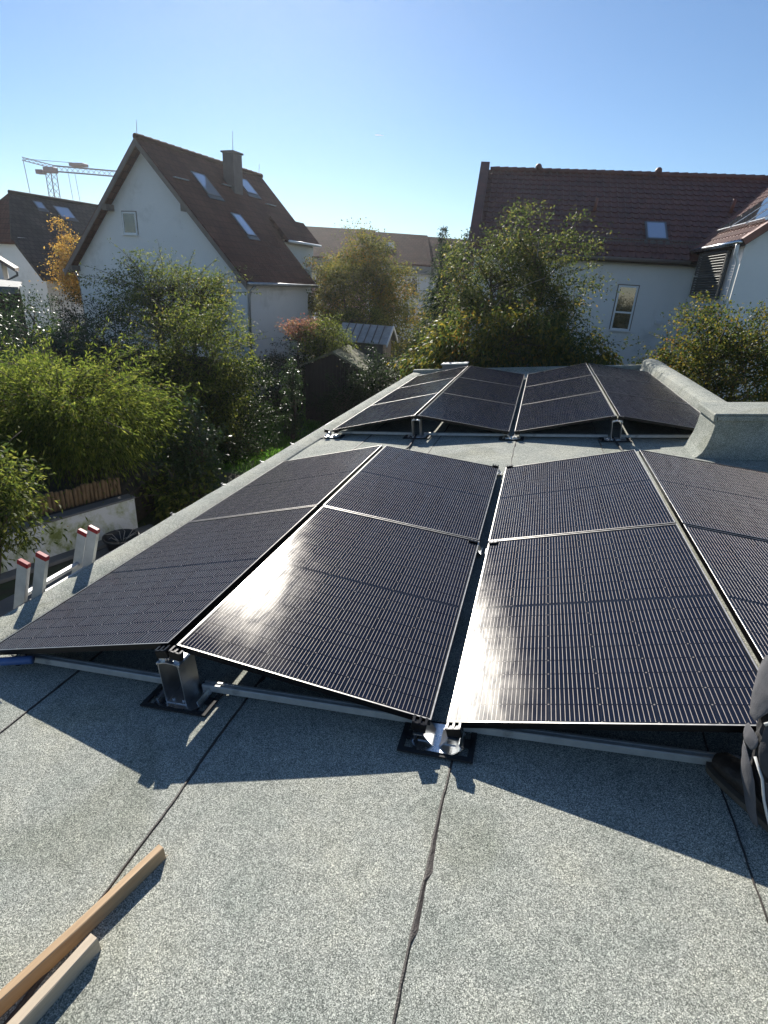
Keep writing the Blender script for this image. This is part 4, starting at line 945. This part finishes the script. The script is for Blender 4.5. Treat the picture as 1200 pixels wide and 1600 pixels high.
for zt, zb in ((3.06, 2.45), (2.40, 1.80)):
    sh = MB().bb(3.14, 3.18, -3.05, -3.00, zb, zt).bb(3.14, 3.18, -0.75, -0.70, zb, zt).bb(3.14, 3.18, -3.0, -0.75, zb - 0.03, zb).bb(3.14, 3.18, -3.0, -0.75, zt - 0.03, zt).build('louvre_shutter', M['shutter'], h4)
    for k in range(8): z_ = zb + 0.045 + k * (zt - zb - 0.09) / 7; MB().box((3.16, -1.875, z_), (0.075, 2.24, 0.012), Matrix.Rotation(R(38), 3, 'Y')).build('slat', M['shutter'], sh)
MB().bb(3.22, 3.31, -2.9, -0.8, 1.75, 3.1).build('window_recess', M['pane'], h4)
o = MB().bb(3.2, 3.31, -3.05, -2.2, 0.85, 1.62).build('window', M['window_white'], h4); MB().bb(3.18, 3.197, -2.98, -2.27, 0.92, 1.55).build('pane', M['pane'], o)

# --- curved terrace far behind, stepping along a bend
for (a, b, dz, wallm, lb) in (((-24.5, 44.5), (-14.6, 46.2), 0.0, 'pink_render', 'far terrace block with pinkish gable beside the gabled house'), ((-14.55, 46.2), (-9.6, 47.8), -0.12, 'grey_render', 'far terrace block with pink and grey front between the trees'), ((-9.55, 47.85), (0.0, 52.5), -0.2, 'grey_render', 'far terrace block partly hidden by dark conifers')):
    A = Vector((a[0], a[1], 0)); B = Vector((b[0], b[1], 0)); d = B - A; Ln = d.length
    t = thing('terrace_block', lb, 'building', A, math.atan2(d.y, d.x), 'far terrace with red-brown roof')
    MB().prism([(0, 0, GZ), (0, 9, GZ), (0, 9, 3.4 + dz), (0, 4.5, 5.6 + dz), (0, 0, 3.4 + dz)], (Ln, 0, 0)).build('wall', M[wallm], t)
    poly_slab('roof', [(-0.0, -0.6, 3.25 + dz), (Ln, -0.6, 3.25 + dz), (Ln, 4.5, 5.75 + dz), (0, 4.5, 5.75 + dz)], 0.15, M['tile_row'], t)
    poly_slab('roof', [(0, 9.6, 3.25 + dz), (Ln, 9.6, 3.25 + dz), (Ln, 4.51, 5.75 + dz), (0, 4.51, 5.75 + dz)], 0.15, M['tile_row'], t)
    MB().bb(0.01, Ln - 0.01, -0.62, -0.02, 2.55 + dz, 3.12 + dz).build('eaves_shade', M['lead'], t)  # dark strip standing in for the shadow under the eaves
    k = 0; x = 0.9
    while x < Ln - 1.2:
        if wallm == 'grey_render' and k % 2 == 0: MB().bb(x - 0.3, x + 1.5, -0.008, -0.002, GZ, 2.5 + dz).build('pink_bay', M['pink_render'], t)
        for z0 in (-1.4, 0.9): framed_window(t, x, x + 1.15, z0 + dz, z0 + 1.45 + dz, -0.01, 0.0, mullion=True)
        x += 2.2; k += 1
    n3 = Vector((0, -math.sin(R(26)), math.cos(R(26)))); v3 = Vector((0, math.cos(R(26)), math.sin(R(26))))
    skylight(t, Vector((Ln * 0.35, 2.2, 4.62 + dz)), (1, 0, 0), v3, n3, 0.8, 1.0, 0.05)

# ------------------------------------------------------------------ crane
t = thing('tower_crane', 'red and grey tower crane rising behind the far left roof', 'crane', (-72.2, 75.4, GZ))
def lattice(p0, p1, w_, bays, r_=0.06):
    p0 = Vector(p0); p1 = Vector(p1); d = (p1 - p0).normalized(); u = d.orthogonal().normalized(); u = (Vector((0, 0, 1)) - d * d.z).normalized() if abs(d.z) < 0.9 else Vector((1, 0, 0)); v = d.cross(u); mb = MB()
    cs = [(-1, -1), (1, -1), (1, 1), (-1, 1)]
    pt = lambda k, c: p0 + (p1 - p0) * (k / bays) + (u * c[0] + v * c[1]) * w_ / 2
    for c in cs: mb.tube([pt(0, c), pt(bays, c)], r_, 5)
    for k in range(bays):
        for i in range(4): mb.tube([pt(k, cs[i]), pt(k + 1, cs[(i + 1) % 4])], r_ * 0.6, 4)
    return mb
lattice((0, 0, 0), (0, 0, 16.4), 1.0, 18, 0.06).build('mast', M['crane_grey'], t)
lattice((0.3, 0.2, 17.0), (9.9, 6.2, 17.25), 0.7, 16, 0.05).build('jib', M['crane_grey'], t)
lattice((-4.0, -0.6, 18.0), (0.4, 0.2, 17.2), 0.4, 7, 0.045).build('counter_jib', M['crane'], t)
MB().bb(-0.9, 0.9, -0.5, 0.5, 16.4, 17.1, 0.05).build('slewing_unit', M['crane'], t)
MB().bb(-2.2, -0.9, -0.6, 0.2, 16.2, 16.75, 0.05).build('cab', M['crane'], t)
MB().bb(2.2, 4.6, 1.2, 2.4, 17.55, 17.95, 0.04).build('trolley', M['crane'], t)
mb = MB().tube([(-4.0, -0.6, 18.0), (-3.4, -0.6, 8)], 0.045, 4).tube([(1.9, 1.2, 16.9), (2.4, 1.2, 8)], 0.03, 4).tube([(2.7, 1.6, 16.9), (3.3, 1.6, 8)], 0.03, 4).tube([(-4.0, -0.6, 18.0), (2.5, 1.6, 18.0)], 0.04, 4)
mb.build('cables', M['crane_grey'], t)

t = thing('contrail', 'tiny white contrail in the blue sky above the terrace', 'contrail', (-907.7, 3000, 656.5))
MB().tube([(-14, 0, 0.8), (-4, 0, 0.3), (10, 0, -0.4), (30, 0, -1.6)], [0.6, 2.4, 2.2, 0.4], 8).build('vapour_streak', M['cloud'], t, True)

# ------------------------------------------------------------------ trees and shrubs
LS, LN = 0.74, 1.8
def plant(name, label, cat, base, center, radii, clumps, per, leaf, mat, seed, clump_r=0.32, droop=0.25, trunk_r=0.09, stems=1, bark='bark', shell=0.45,
          out_b=0.5, spread=0.8, flat=0.3, box=False, zmin=None, lump=0.28, twigs=True, group='trees and shrubs in the gardens', shoots=0, bare=0):
    rng = np.random.default_rng(seed); B = np.array(base, float); C = np.array(center, float) - B; Rr = np.array(radii, float)
    t = thing(name, label, cat, base, group=group)
    ph = rng.uniform(0, 6.28, 6)
    if box: U = rng.uniform(-1, 1, (clumps, 3)); k = np.abs(U).max(1, keepdims=True); U = U / k * (shell + (1 - shell) * rng.uniform(0, 1, (clumps, 1)) ** 0.5)
    else:
        d = unit(rng.normal(0, 1, (clumps, 3)))
        lob = 1 + lump * (np.sin(3 * d[:, 0] + ph[0] + 2 * d[:, 2]) * np.sin(4 * d[:, 1] + ph[1]) + 0.6 * np.sin(7 * d[:, 0] + 5 * d[:, 2] + ph[2]))[:, None]
        U = d * lob * (shell + (1 - shell) * rng.uniform(0, 1, (clumps, 1)) ** 0.6)
    K = C + U * Rr
    if zmin is not None: K = K[K[:, 2] + B[2] > zmin]
    # leaf clumps of unequal size
    P = []; D = []
    for kk in K:
        s = clump_r * rng.uniform(0.55, 1.35); m_ = max(4, int(per * LN * rng.uniform(0.5, 1.4)))
        o = unit((kk - C) / Rr)
        q = rng.normal(0, 1, (m_, 3)) * np.array([s, s, s * 0.62]) * 0.62
        q[:, 2] -= droop * 0.5 * (q[:, 0] ** 2 + q[:, 1] ** 2) / max(s, 1e-3)
        P.append(kk + q); D.append(np.tile(o * out_b + np.array([0, 0, -droop]), (m_, 1)) + unit(q) * 0.5)
    br = MB()
    for i in range(shoots):      # long whippy shoots standing out of the crown
        d = unit(rng.normal(0, 1, 3) * np.array([1, 1, 0.3]) + np.array([0, 0, 0.9])); st = C + d * Rr * 0.75; Ln = rng.uniform(0.5, 1.0) * clump_r * 3.2
        path = [st + d * Ln * u + np.array([d[0], d[1], -0.4]) * Ln * 0.35 * u * u for u in (0, 0.35, 0.7, 1.0)]
        br.tube([tuple(q) for q in path], [0.012, 0.009, 0.006, 0.003], 4)
        for u in rng.uniform(0.1, 1, int(per * 0.45)):
            q = st + d * Ln * u + np.array([d[0], d[1], -0.4]) * Ln * 0.35 * u * u; P.append((q + rng.normal(0, 0.035, 3))[None]); D.append((d * 0.4 + rng.normal(0, 0.6, 3))[None])
    P = np.concatenate(P); D = np.concatenate(D)
    lm = P[:, 2] + B[2] > GZ + 0.04; P, D = P[lm], D[lm]
    fast_quads('crown', leaf_quads(rng, P, D, leaf[0] * LS, leaf[1] * LS, spread, flat), mat, t)
    # stems, limbs and twigs
    H = C[2] + Rr[2] * 0.35
    tops = []
    for s in range(stems):
        a = 2 * math.pi * s / max(1, stems) + rng.uniform(0, 1); sp = 0.0 if stems == 1 else 0.35
        top = np.array([C[0] + Rr[0] * sp * math.cos(a), C[1] + Rr[1] * sp * math.sin(a), H])
        st = np.array([0.12 * math.cos(a), 0.12 * math.sin(a), -0.05]) * (stems > 1)
        pts = []
        for u in np.linspace(0, 1, 7): pts.append(st + (top - st) * u + np.array([0.12 * math.sin(3 * u + s), 0.1 * math.sin(4 * u + 2 * s), 0]) * u * (1 - u) * 2)
        r0 = trunk_r / math.sqrt(stems); br.tube([tuple(q) for q in pts], [r0 * (1.25 - 1.0 * u) if u else r0 * 1.35 for u in np.linspace(0, 1, 7)], 7); tops.append(pts)
    if twigs:
        idx = rng.permutation(len(K))[:min(len(K), 140)]
        for j, i in enumerate(idx):
            pts = tops[j % stems]; kk = K[i]; u = min(0.95, max(0.25, (kk[2] - 0.45 * np.linalg.norm((kk - C)[:2])) / max(H, 0.1)))
            f = u * 6; i0 = min(5, int(f)); st = pts[i0] + (pts[i0 + 1] - pts[i0]) * (f - i0)
            md = st + (kk - st) * 0.5 + np.array([0, 0, 0.08 * np.linalg.norm(kk - st)]) + rng.normal(0, 0.04, 3)
            r0 = trunk_r * (0.34 if j < 14 else 0.16); br.tube([tuple(st), tuple(md), tuple(kk)], [r0, r0 * 0.7, r0 * 0.3], 4, False)
    br.build('trunk', M[bark], t, True)
    if bare:
        for i in range(bare):
            mb = MB()
            a = rng.uniform(-0.6, 0.9); st = C + np.array([rng.uniform(-.2, .9) * Rr[0], -Rr[1] * 0.75, rng.uniform(-.2, .5) * Rr[2]]); d = np.array([rng.uniform(-.3, 1.0), -0.35, rng.uniform(-.1, .9)]); d = unit(d); Ln = rng.uniform(0.4, 0.95)
            mb.tube([tuple(st), tuple(st + d * Ln * .5 + np.array([0, 0, .03])), tuple(st + d * Ln)], [0.014, 0.011, 0.005], 5)
            mb.build('bare_branch', M['pale_bark'], t)
    return t

def spruce(label, base, H, r, seed, mat, dens=2.2):
    rng = np.random.default_rng(seed); t = thing('spruce_tree', label, 'tree', base, group='trees and shrubs in the gardens'); P = []; D = []; br = MB()
    br.tube([(0, 0, -0.05), (0.02, 0, H * 0.5), (0, 0, H)], [0.13, 0.07, 0.01], 7)
    nl = int(H * 4.2)
    for i in range(nl):
        z = H * (0.10 + 0.9 * i / nl); rad = r * (1 - (z / H) ** 1.15) * rng.uniform(0.75, 1.1) + 0.06
        for k in range(rng.integers(5, 9)):
            a = rng.uniform(0, 6.28); ln = rad * rng.uniform(0.75, 1.12); tip = np.array([math.cos(a) * ln, math.sin(a) * ln, z - 0.28 * ln + 0.06])
            br.tube([(0, 0, z), tuple(tip)], [0.014, 0.004], 4, False)
            for u in rng.uniform(0.15, 1.05, int(14 * dens * (0.4 + ln))):
                q = np.array([0, 0, z]) + (tip - np.array([0, 0, z])) * u; P.append(q + rng.normal(0, 0.05, 3)); D.append((tip - np.array([0, 0, z])) / max(ln, .05) * 0.8 + np.array([0, 0, -.35]))
    fast_quads('crown', leaf_quads(rng, np.array(P), np.array(D), 0.17, 0.035, 0.45), mat, t); br.build('trunk', M['bark'], t, True); return t

plant('conifer_bush', 'broad feathery bright green conifer above the white garden wall', 'conifer', (-8.5, 8.3, -2.36), (-8.85, 8.3, -1.0), (1.85, 1.5, 0.85), 190, 190, (0.13, 0.03), L['thuja'], 1, 0.44, 0.6, 0.11, 4, shell=0.4, out_b=1.0, spread=0.55, flat=0.2, zmin=-2.0, lump=0.38, shoots=60)
plant('laurel_bush', 'glossy dark laurel behind the feathery conifer at left edge', 'shrub', (-12.2, 11.6, -2.36), (-12.2, 11.6, -0.75), (2.2, 1.2, 1.45), 260, 34, (0.12, 0.05), L['laurel'], 2, 0.3, 0.1, 0.08, 5, spread=0.7)
plant('tall_shrub', 'tall airy green shrub with arching shoots in front of gabled house', 'shrub', (-11.0, 15.2, GZ), (-11.0, 15.2, 0.75), (2.45, 1.3, 1.15), 240, 46, (0.11, 0.045), L['green'], 3, 0.34, 0.35, 0.10, 7, shell=0.3, shoots=34, lump=0.3)
plant('leafy_shrub', 'dense mixed green shrub reaching down to the dark lawn', 'shrub', (-8.4, 12.4, GZ), (-8.45, 12.4, -0.75), (1.5, 1.1, 1.75), 330, 44, (0.10, 0.045), L['green'], 4, 0.28, 0.3, 0.08, 5, shoots=26)
plant('dark_hedge', 'dark evergreen hedge below the leafy shrub', 'hedge', (-8.7, 12.9, GZ), (-8.7, 12.9, -1.75), (1.8, 0.9, 1.25), 330, 44, (0.09, 0.045), L['dark'], 5, 0.28, 0.15, 0.07, 5, box=True, shell=0.6)
plant('boundary_hedge', 'dark hedge running behind the lawn towards the shed', 'hedge', (-9.1, 17.2, GZ), (-9.3, 17.2, -2.1), (0.8, 2.6, 0.95), 280, 40, (0.10, 0.05), L['dark'], 6, 0.3, 0.15, 0.07, 5, box=True, shell=0.6)
plant('orange_tree', 'orange autumn tree between far left house and gabled house', 'tree', (-25.2, 27.0, GZ), (-25.2, 27.0, 1.25), (1.25, 1.0, 1.9), 120, 40, (0.16, 0.09), L['orange'], 7, 0.42, 0.2, 0.1, 1)
plant('corner_bush', 'yellow-green leafy bush poking in at left edge by the wall', 'shrub', (-7.2, 4.9, GZ), (-6.95, 5.05, -1.3), (0.72, 0.6, 0.75), 150, 30, (0.12, 0.04), L['green'], 8, 0.22, 0.45, 0.04, 3, shoots=8)
plant('autumn_tree', 'tall olive and yellow tree behind the sheds', 'tree', (-8.6, 26.0, GZ), (-8.5, 26.0, 0.45), (2.6, 1.8, 3.0), 640, 50, (0.14, 0.075), L['olive'], 9, 0.42, 0.2, 0.14, 3, shoots=26, lump=0.22)
plant('pale_shrub', 'light green rounded shrub just behind the ribbed hut', 'shrub', (-8.0, 24.0, GZ), (-7.9, 24.0, -0.35), (1.3, 0.7, 1.1), 120, 40, (0.12, 0.06), L['green'], 10, 0.32, 0.2, 0.07, 4)
spruce('taller dark spruce tip beside the right house gable', (-6.0, 32.0, GZ), 7.6, 1.7, 11, L['spruce'])
spruce('second spruce close against the right house gable', (-4.9, 33.5, GZ), 7.5, 1.5, 12, L['spruce'])
spruce('dense dark conifer left of the big yellowing tree', (-3.5, 19.6, GZ), 6.0, 1.7, 13, L['spruce'], 3.2)
plant('garden_tree', 'green garden tree rising in front of the long tiled roof', 'tree', (-0.95, 16.9, GZ), (-1.05, 16.9, 1.4), (2.15, 1.4, 2.15), 430, 46, (0.12, 0.055), L['apple'], 14, 0.33, 0.3, 0.13, 2, shoots=40, shell=0.3, bare=10)
plant('yellowing_tree', 'wide yellowing tree with drooping leaves right behind far array', 'tree', (-0.7, 14.1, GZ), (-0.75, 14.1, -0.2), (2.7, 0.9, 1.4), 460, 46, (0.16, 0.062), L['cherry'], 15, 0.3, 0.85, 0.12, 3, spread=0.5, lump=0.18, shoots=14)
plant('parapet_tree', 'dark green tree with orange tints beyond the right parapet', 'tree', (4.0, 14.3, GZ), (4.05, 14.3, 0.0), (1.75, 1.25, 1.6), 460, 52, (0.095, 0.05), L['cherry'], 16, 0.3, 0.25, 0.11, 2, shoots=36)
plant('red_shrub', 'reddish pink shrub on top of the boundary hedge', 'shrub', (-8.4, 18.6, GZ), (-8.3, 18.6, 0.02), (0.6, 0.45, 0.35), 50, 30, (0.08, 0.05), L['red'], 17, 0.22, 0.3, 0.05, 3)
plant('shed_bush', 'green bush leaning over the mossy shed roof', 'shrub', (-7.7, 18.7, GZ), (-7.35, 18.6, -0.25), (0.85, 0.6, 0.7), 90, 40, (0.09, 0.05), L['green'], 18, 0.25, 0.3, 0.05, 3)
plant('ivy_column', 'narrow ivy-covered post with glossy leaves by the lawn', 'ivy', (-6.95, 14.9, GZ), (-6.95, 14.9, -1.75), (0.28, 0.28, 1.3), 70, 30, (0.08, 0.06), L['laurel'], 19, 0.15, 0.5, 0.06, 1)
plant('broadleaf_plant', 'low broad-leaved plant at the end of the white wall', 'plant', (-6.5, 8.8, GZ), (-6.5, 8.8, -2.55), (0.75, 0.6, 0.5), 60, 18, (0.15, 0.075), L['green'], 20, 0.2, 0.2, 0.03, 4, shoots=6)
plant('laurel_shoot', 'upright glossy laurel stems under right side of conifer', 'shrub', (-6.65, 9.3, GZ), (-6.6, 9.3, -1.75), (0.55, 0.5, 0.85), 90, 30, (0.11, 0.05), L['laurel'], 21, 0.2, 0.2, 0.05, 4)
plant('corner_shrub', 'dark shrub behind the far left roof corner', 'shrub', (-4.5, 17.0, GZ), (-4.5, 17.0, -1.55), (1.35, 0.9, 1.25), 200, 40, (0.10, 0.05), L['dark'], 22, 0.28, 0.2, 0.06, 4, shoots=8)
plant('shed_hedge', 'low dark bush hiding the foot of the mossy shed', 'shrub', (-5.9, 16.6, GZ), (-5.9, 16.6, -2.15), (0.95, 0.5, 0.85), 110, 34, (0.09, 0.045), L['dark'], 25, 0.26, 0.2, 0.05, 4)
plant('hedge_bush', 'dark upright bush below the reddish shrub', 'shrub', (-8.2, 19.3, GZ), (-8.15, 19.2, -1.35), (1.05, 0.55, 1.45), 170, 36, (0.10, 0.05), L['dark'], 26, 0.28, 0.2, 0.06, 4, shoots=6)
plant('fence_shrub', 'low dark evergreen below the orange tree by the fence', 'shrub', (-14.5, 16.0, GZ), (-14.5, 16.0, -0.9), (2.2, 0.9, 1.7), 200, 36, (0.11, 0.05), L['dark'], 23, 0.34, 0.2, 0.07, 5)
plant('yellow_birch', 'yellowish bush between mossy shed and yellowing tree', 'shrub', (-3.9, 22.0, GZ), (-3.9, 22.0, -0.4), (1.2, 0.9, 1.7), 170, 40, (0.11, 0.055), L['olive'], 24, 0.32, 0.2, 0.07, 3, shoots=8)

# ------------------------------------------------------------------ crouching installer at the right edge (roof frame)
pr = rthing('person', 'crouching person in dark work trousers and brown boots at right edge', 'person', (0, 0, 0))
def fuse(o, vox, smooth=6, noise=0.0, nscale=0.08):
    m_ = o.modifiers.new('fuse', 'REMESH'); m_.mode = 'VOXEL'; m_.voxel_size = vox; m_.use_smooth_shade = True
    s_ = o.modifiers.new('smooth', 'SMOOTH'); s_.iterations = smooth; s_.factor = 0.5
    if noise:
        tx = bpy.data.textures.new('folds', 'CLOUDS'); tx.noise_scale = nscale; tx.noise_depth = 2
        d_ = o.modifiers.new('folds', 'DISPLACE'); d_.texture = tx; d_.strength = noise; d_.mid_level = 0.5
    return o
ank, kne, hip = (0.79, 1.53, 0.10), (0.82, 1.685, 0.475), (1.02, 1.26, 0.40)
ank2, kne2, hip2 = (1.16, 1.02, 0.09), (1.20, 1.48, 0.085), (1.20, 1.22, 0.40)
# body: head, neck, trunk, arms and hands in one skin
mb = MB()
mb.ball((1.05, 1.74, 1.02), (0.078, 0.098, 0.118), 16, 12); mb.ball((1.05, 1.80, 0.965), (0.055, 0.055, 0.06), 12, 8)
mb.tube([(1.06, 1.66, 0.90), (1.055, 1.70, 0.96)], [0.058, 0.055], 12)
mb.ball((1.05, 1.842, 1.0), (0.014, 0.022, 0.026), 8, 6)
for s in (-1, 1): mb.ball((1.05 + s * 0.078, 1.735, 1.01), (0.012, 0.02, 0.032), 8, 6)
mb.tube([(1.11, 1.24, 0.42), (1.10, 1.40, 0.62), (1.08, 1.58, 0.84)], [(0.15, 0.11), (0.155, 0.11), (0.17, 0.09)], 16, ref=(1, 0, 0))
hands = []
for s, el, wr_ in ((-1, (0.93, 1.62, 0.56), (1.0, 1.80, 0.40)), (1, (1.34, 1.62, 0.56), (1.24, 1.80, 0.40))):
    sh = (1.08 + s * 0.18, 1.58, 0.83); mb.tube([sh, el, wr_], [0.055, 0.043, 0.030], 12); mb.ball(sh, 0.062, 10, 8)
    wv = Vector(wr_); mb.ball(wv + Vector((0, 0.045, -0.018)), (0.042, 0.052, 0.017), 10, 8)
    for k in range(4):
        bx = wv + Vector(((k - 1.5) * 0.019, 0.085 - abs(k - 1.3) * 0.006, -0.022)); ln = (0.058, 0.066, 0.062, 0.05)[k]
        mb.tube([bx, bx + Vector((0, ln * 0.5, 0.004)), bx + Vector((0, ln * 0.85, -0.018)), bx + Vector((0, ln * 0.9, -0.04))], [0.0105, 0.0098, 0.009, 0.007], 8)
    bx = wv + Vector((-s * 0.035, 0.03, -0.02)); mb.tube([bx, bx + Vector((-s * 0.03, 0.03, -0.008)), bx + Vector((-s * 0.03, 0.055, -0.025))], [0.0135, 0.0115, 0.009], 8)
body = fuse(mb.build('body', M['skin'], pr), 0.0075, 4)
mb = MB().ball((1.05, 1.728, 1.045), (0.085, 0.10, 0.105), 16, 12); mb.build('hair', M['hair'], pr, True)
for s in (-1, 1): MB().ball((1.05 + s * 0.03, 1.832, 1.025), (0.011, 0.008, 0.007), 8, 6).build('eye', M['window_white'], pr, True)
MB().ball((1.05, 1.835, 0.955), (0.022, 0.008, 0.006), 8, 6).build('mouth', M['red_cap'], pr, True)
mb = MB(); mb.tube([(1.11, 1.22, 0.40), (1.10, 1.40, 0.62), (1.08, 1.59, 0.86)], [(0.175, 0.135), (0.175, 0.13), (0.185, 0.105)], 16, ref=(1, 0, 0)); 
for s, el, wr_ in ((-1, (0.93, 1.62, 0.56), (1.0, 1.80, 0.40)), (1, (1.34, 1.62, 0.56), (1.24, 1.80, 0.40))):
    e_ = Vector(el); w3 = Vector(wr_); mb.tube([(1.08 + s * 0.16, 1.58, 0.84), el, e_ + (w3 - e_) * 0.88], [0.075, 0.06, 0.044], 12)
fuse(mb.build('jacket', M['trouser_grey'], pr), 0.012, 5, 0.012, 0.09)
mb = MB()
def leg(mb, h_, k_, a_, bag):
    h_, k_, a_ = Vector(h_), Vector(k_), Vector(a_)
    pts = [h_, h_ + (k_ - h_) * 0.5, h_ + (k_ - h_) * 0.9, k_, k_ + (a_ - k_) * 0.25 + bag * 0.5, k_ + (a_ - k_) * 0.55 + bag, k_ + (a_ - k_) * 0.82 + bag * 0.7, a_ + Vector((0, 0, 0.0))]
    mb.tube(pts, [0.105, 0.10, 0.092, 0.090, 0.086, 0.092, 0.088, 0.072], 18)
leg(mb, hip, kne, ank, Vector((-0.012, -0.02, 0))); leg(mb, hip2, kne2, ank2, Vector((0, 0, 0.0)))
mb.ball((1.11, 1.24, 0.41), (0.19, 0.17, 0.15), 16, 12)
tr = fuse(mb.build('trousers', M['trouser'], pr), 0.0062, 3, 0.028, 0.055)
def patch(path, wdt, mat, name, off):
    """cloth patch wrapped round the outer (left) side of the shin"""
    mb = MB(); vs_ = []; fs = []; k = len(path); n_ = 7
    for (cx, cy, cz, r_, a0, a1) in path:
        for j in range(n_):
            a = R(a0 + (a1 - a0) * j / (n_ - 1)); vs_.append((cx + (r_ + off) * math.cos(a), cy + (r_ + off) * math.sin(a), cz))
    for i in range(k - 1):
        for j in range(n_ - 1): fs.append((i * n_ + j, (i + 1) * n_ + j, (i + 1) * n_ + j + 1, i * n_ + j + 1))
    o = mb.add(vs_, fs).build(name, mat, tr, True); s_ = o.modifiers.new('thick', 'SOLIDIFY'); s_.thickness = 0.005; s_.offset = 1
    tx = bpy.data.textures.new('folds', 'CLOUDS'); tx.noise_scale = 0.07; sub = o.modifiers.new('sub', 'SUBSURF'); sub.levels = sub.render_levels = 2
    d_ = o.modifiers.new('folds', 'DISPLACE'); d_.texture = tx; d_.strength = 0.012
    return o
def lc(z):
    u = (0.475 - z) / 0.375; return (0.82 - 0.03 * u - 0.012 * math.sin(u * 3.1), 1.685 - 0.155 * u - 0.02 * math.sin(u * 3.1))
def pp(z, r_, a0, a1): c = lc(z); return (c[0], c[1], z, r_, a0, a1)
patch([pp(0.52, 0.080, 170, 262), pp(0.48, 0.092, 160, 250), pp(0.43, 0.097, 158, 228), pp(0.38, 0.098, 164, 206), pp(0.345, 0.096, 170, 190)], 0, M['trouser_grey'], 'knee_patch', 0.010)
patch([pp(0.325, 0.097, 172, 206), pp(0.30, 0.10, 164, 208), pp(0.27, 0.10, 168, 196)], 0, M['trouser_grey'], 'side_tab', 0.012)
patch([pp(0.265, 0.10, 164, 182), pp(0.235, 0.10, 160, 202), pp(0.19, 0.10, 163, 212), pp(0.14, 0.096, 175, 214), pp(0.095, 0.092, 195, 216), pp(0.06, 0.088, 208, 217)], 0, M['trouser_grey'], 'cuff_flap', 0.014)
patch([pp(0.385, 0.098, 216, 268), pp(0.34, 0.10, 210, 268), pp(0.27, 0.10, 211, 268), pp(0.235, 0.10, 222, 268)], 0, M['trouser_dark'], 'pocket', 0.016)
patch([pp(0.225, 0.10, 222, 270), pp(0.17, 0.098, 226, 270), pp(0.11, 0.094, 234, 270)], 0, M['trouser_dark'], 'lower_pocket', 0.014)
def ptube(za, r_=0.004, off=0.118): return MB().tube([(lc(z)[0] + off * math.cos(R(a)), lc(z)[1] + off * math.sin(R(a)), z) for z, a in za], r_, 6)
ptube(((0.395, 270), (0.40, 248), (0.39, 226), (0.37, 214)), 0.0055).build('pocket_trim', M['piping'], tr, True)
ptube(((0.27, 206), (0.225, 221), (0.17, 226), (0.13, 232), (0.08, 240)), 0.0042).build('piping', M['piping'], tr, True)
# boots
def boot(c, ang_, par):
    t_ = MB(); prof = [(-0.115, 0.040, 0.0), (-0.09, 0.046, 0.0), (-0.03, 0.046, 0.0), (0.05, 0.050, 0.0), (0.12, 0.052, 0.0), (0.165, 0.044, 0.0), (0.19, 0.022, 0.0)]
    mt_ = Matrix.Translation(c) @ Matrix.Rotation(ang_, 4, 'Z')
    t_.tube([(-0.125, 0, 0.045), (-0.10, 0, 0.05), (-0.03, 0, 0.052), (0.05, 0, 0.055), (0.12, 0, 0.05), (0.17, 0, 0.045), (0.19, 0, 0.04)], [(0.022, 0.02), (0.044, 0.042), (0.047, 0.045), (0.049, 0.042), (0.053, 0.036), (0.043, 0.030), (0.012, 0.012)], 16, ref=(0, 1, 0))
    t_.tube([(-0.055, 0, 0.05), (-0.06, 0, 0.12), (-0.055, 0, 0.20)], [(0.046, 0.056), (0.046, 0.054), (0.050, 0.058)], 16, ref=(0, 1, 0))
    o = fuse(t_.build('boot', M['boot'], par), 0.007, 4, 0.006, 0.03); o.matrix_basis = mt_
    pts = []; 
    for x, y, _ in prof: pts.append((x * 1.04, y + 0.011))
    ol = [(x, y, 0.004) for x, y in pts] + [(x, -y, 0.004) for x, y in pts[::-1]]
    MB().prism(ol[::-1], (0, 0, 0.022)).build('sole', M['boot_sole'], o)
    mb_ = MB()
    for k in range(4): mb_.tube([(0.0 + k * 0.022, -0.03, 0.098 - k * 0.004), (0.011 + k * 0.022, 0.0, 0.108 - k * 0.005), (0.0 + k * 0.022, 0.03, 0.098 - k * 0.004)], 0.003, 6)
    mb_.build('laces', M['trouser'], o)
boot(Vector((0.765, 1.59, 0.004)), math.atan2(0.86, -0.50), pr)
boot(Vector((1.16, 0.98, 0.03)), math.atan2(0.98, 0.1), pr)

# ------------------------------------------------------------------ added glare veil
mt, nt, out = nodes('veil_haze')
pv = N(nt, 'ShaderNodeVolumePrincipled', Density=0.00042, Anisotropy=0.72); pv.inputs['Color'].default_value = (0.93, 0.96, 1.0, 1)
nt.links.new(pv.outputs[0], out.inputs['Volume'])
tag(MB().bb(-140, 140, -60, 130, GZ - 1.0, 15.8).build('veil_haze', mt), kind='stuff')  # thin scattering volume added to imitate lens glare and lift distant shade
sc.cycles.volume_bounces = 0
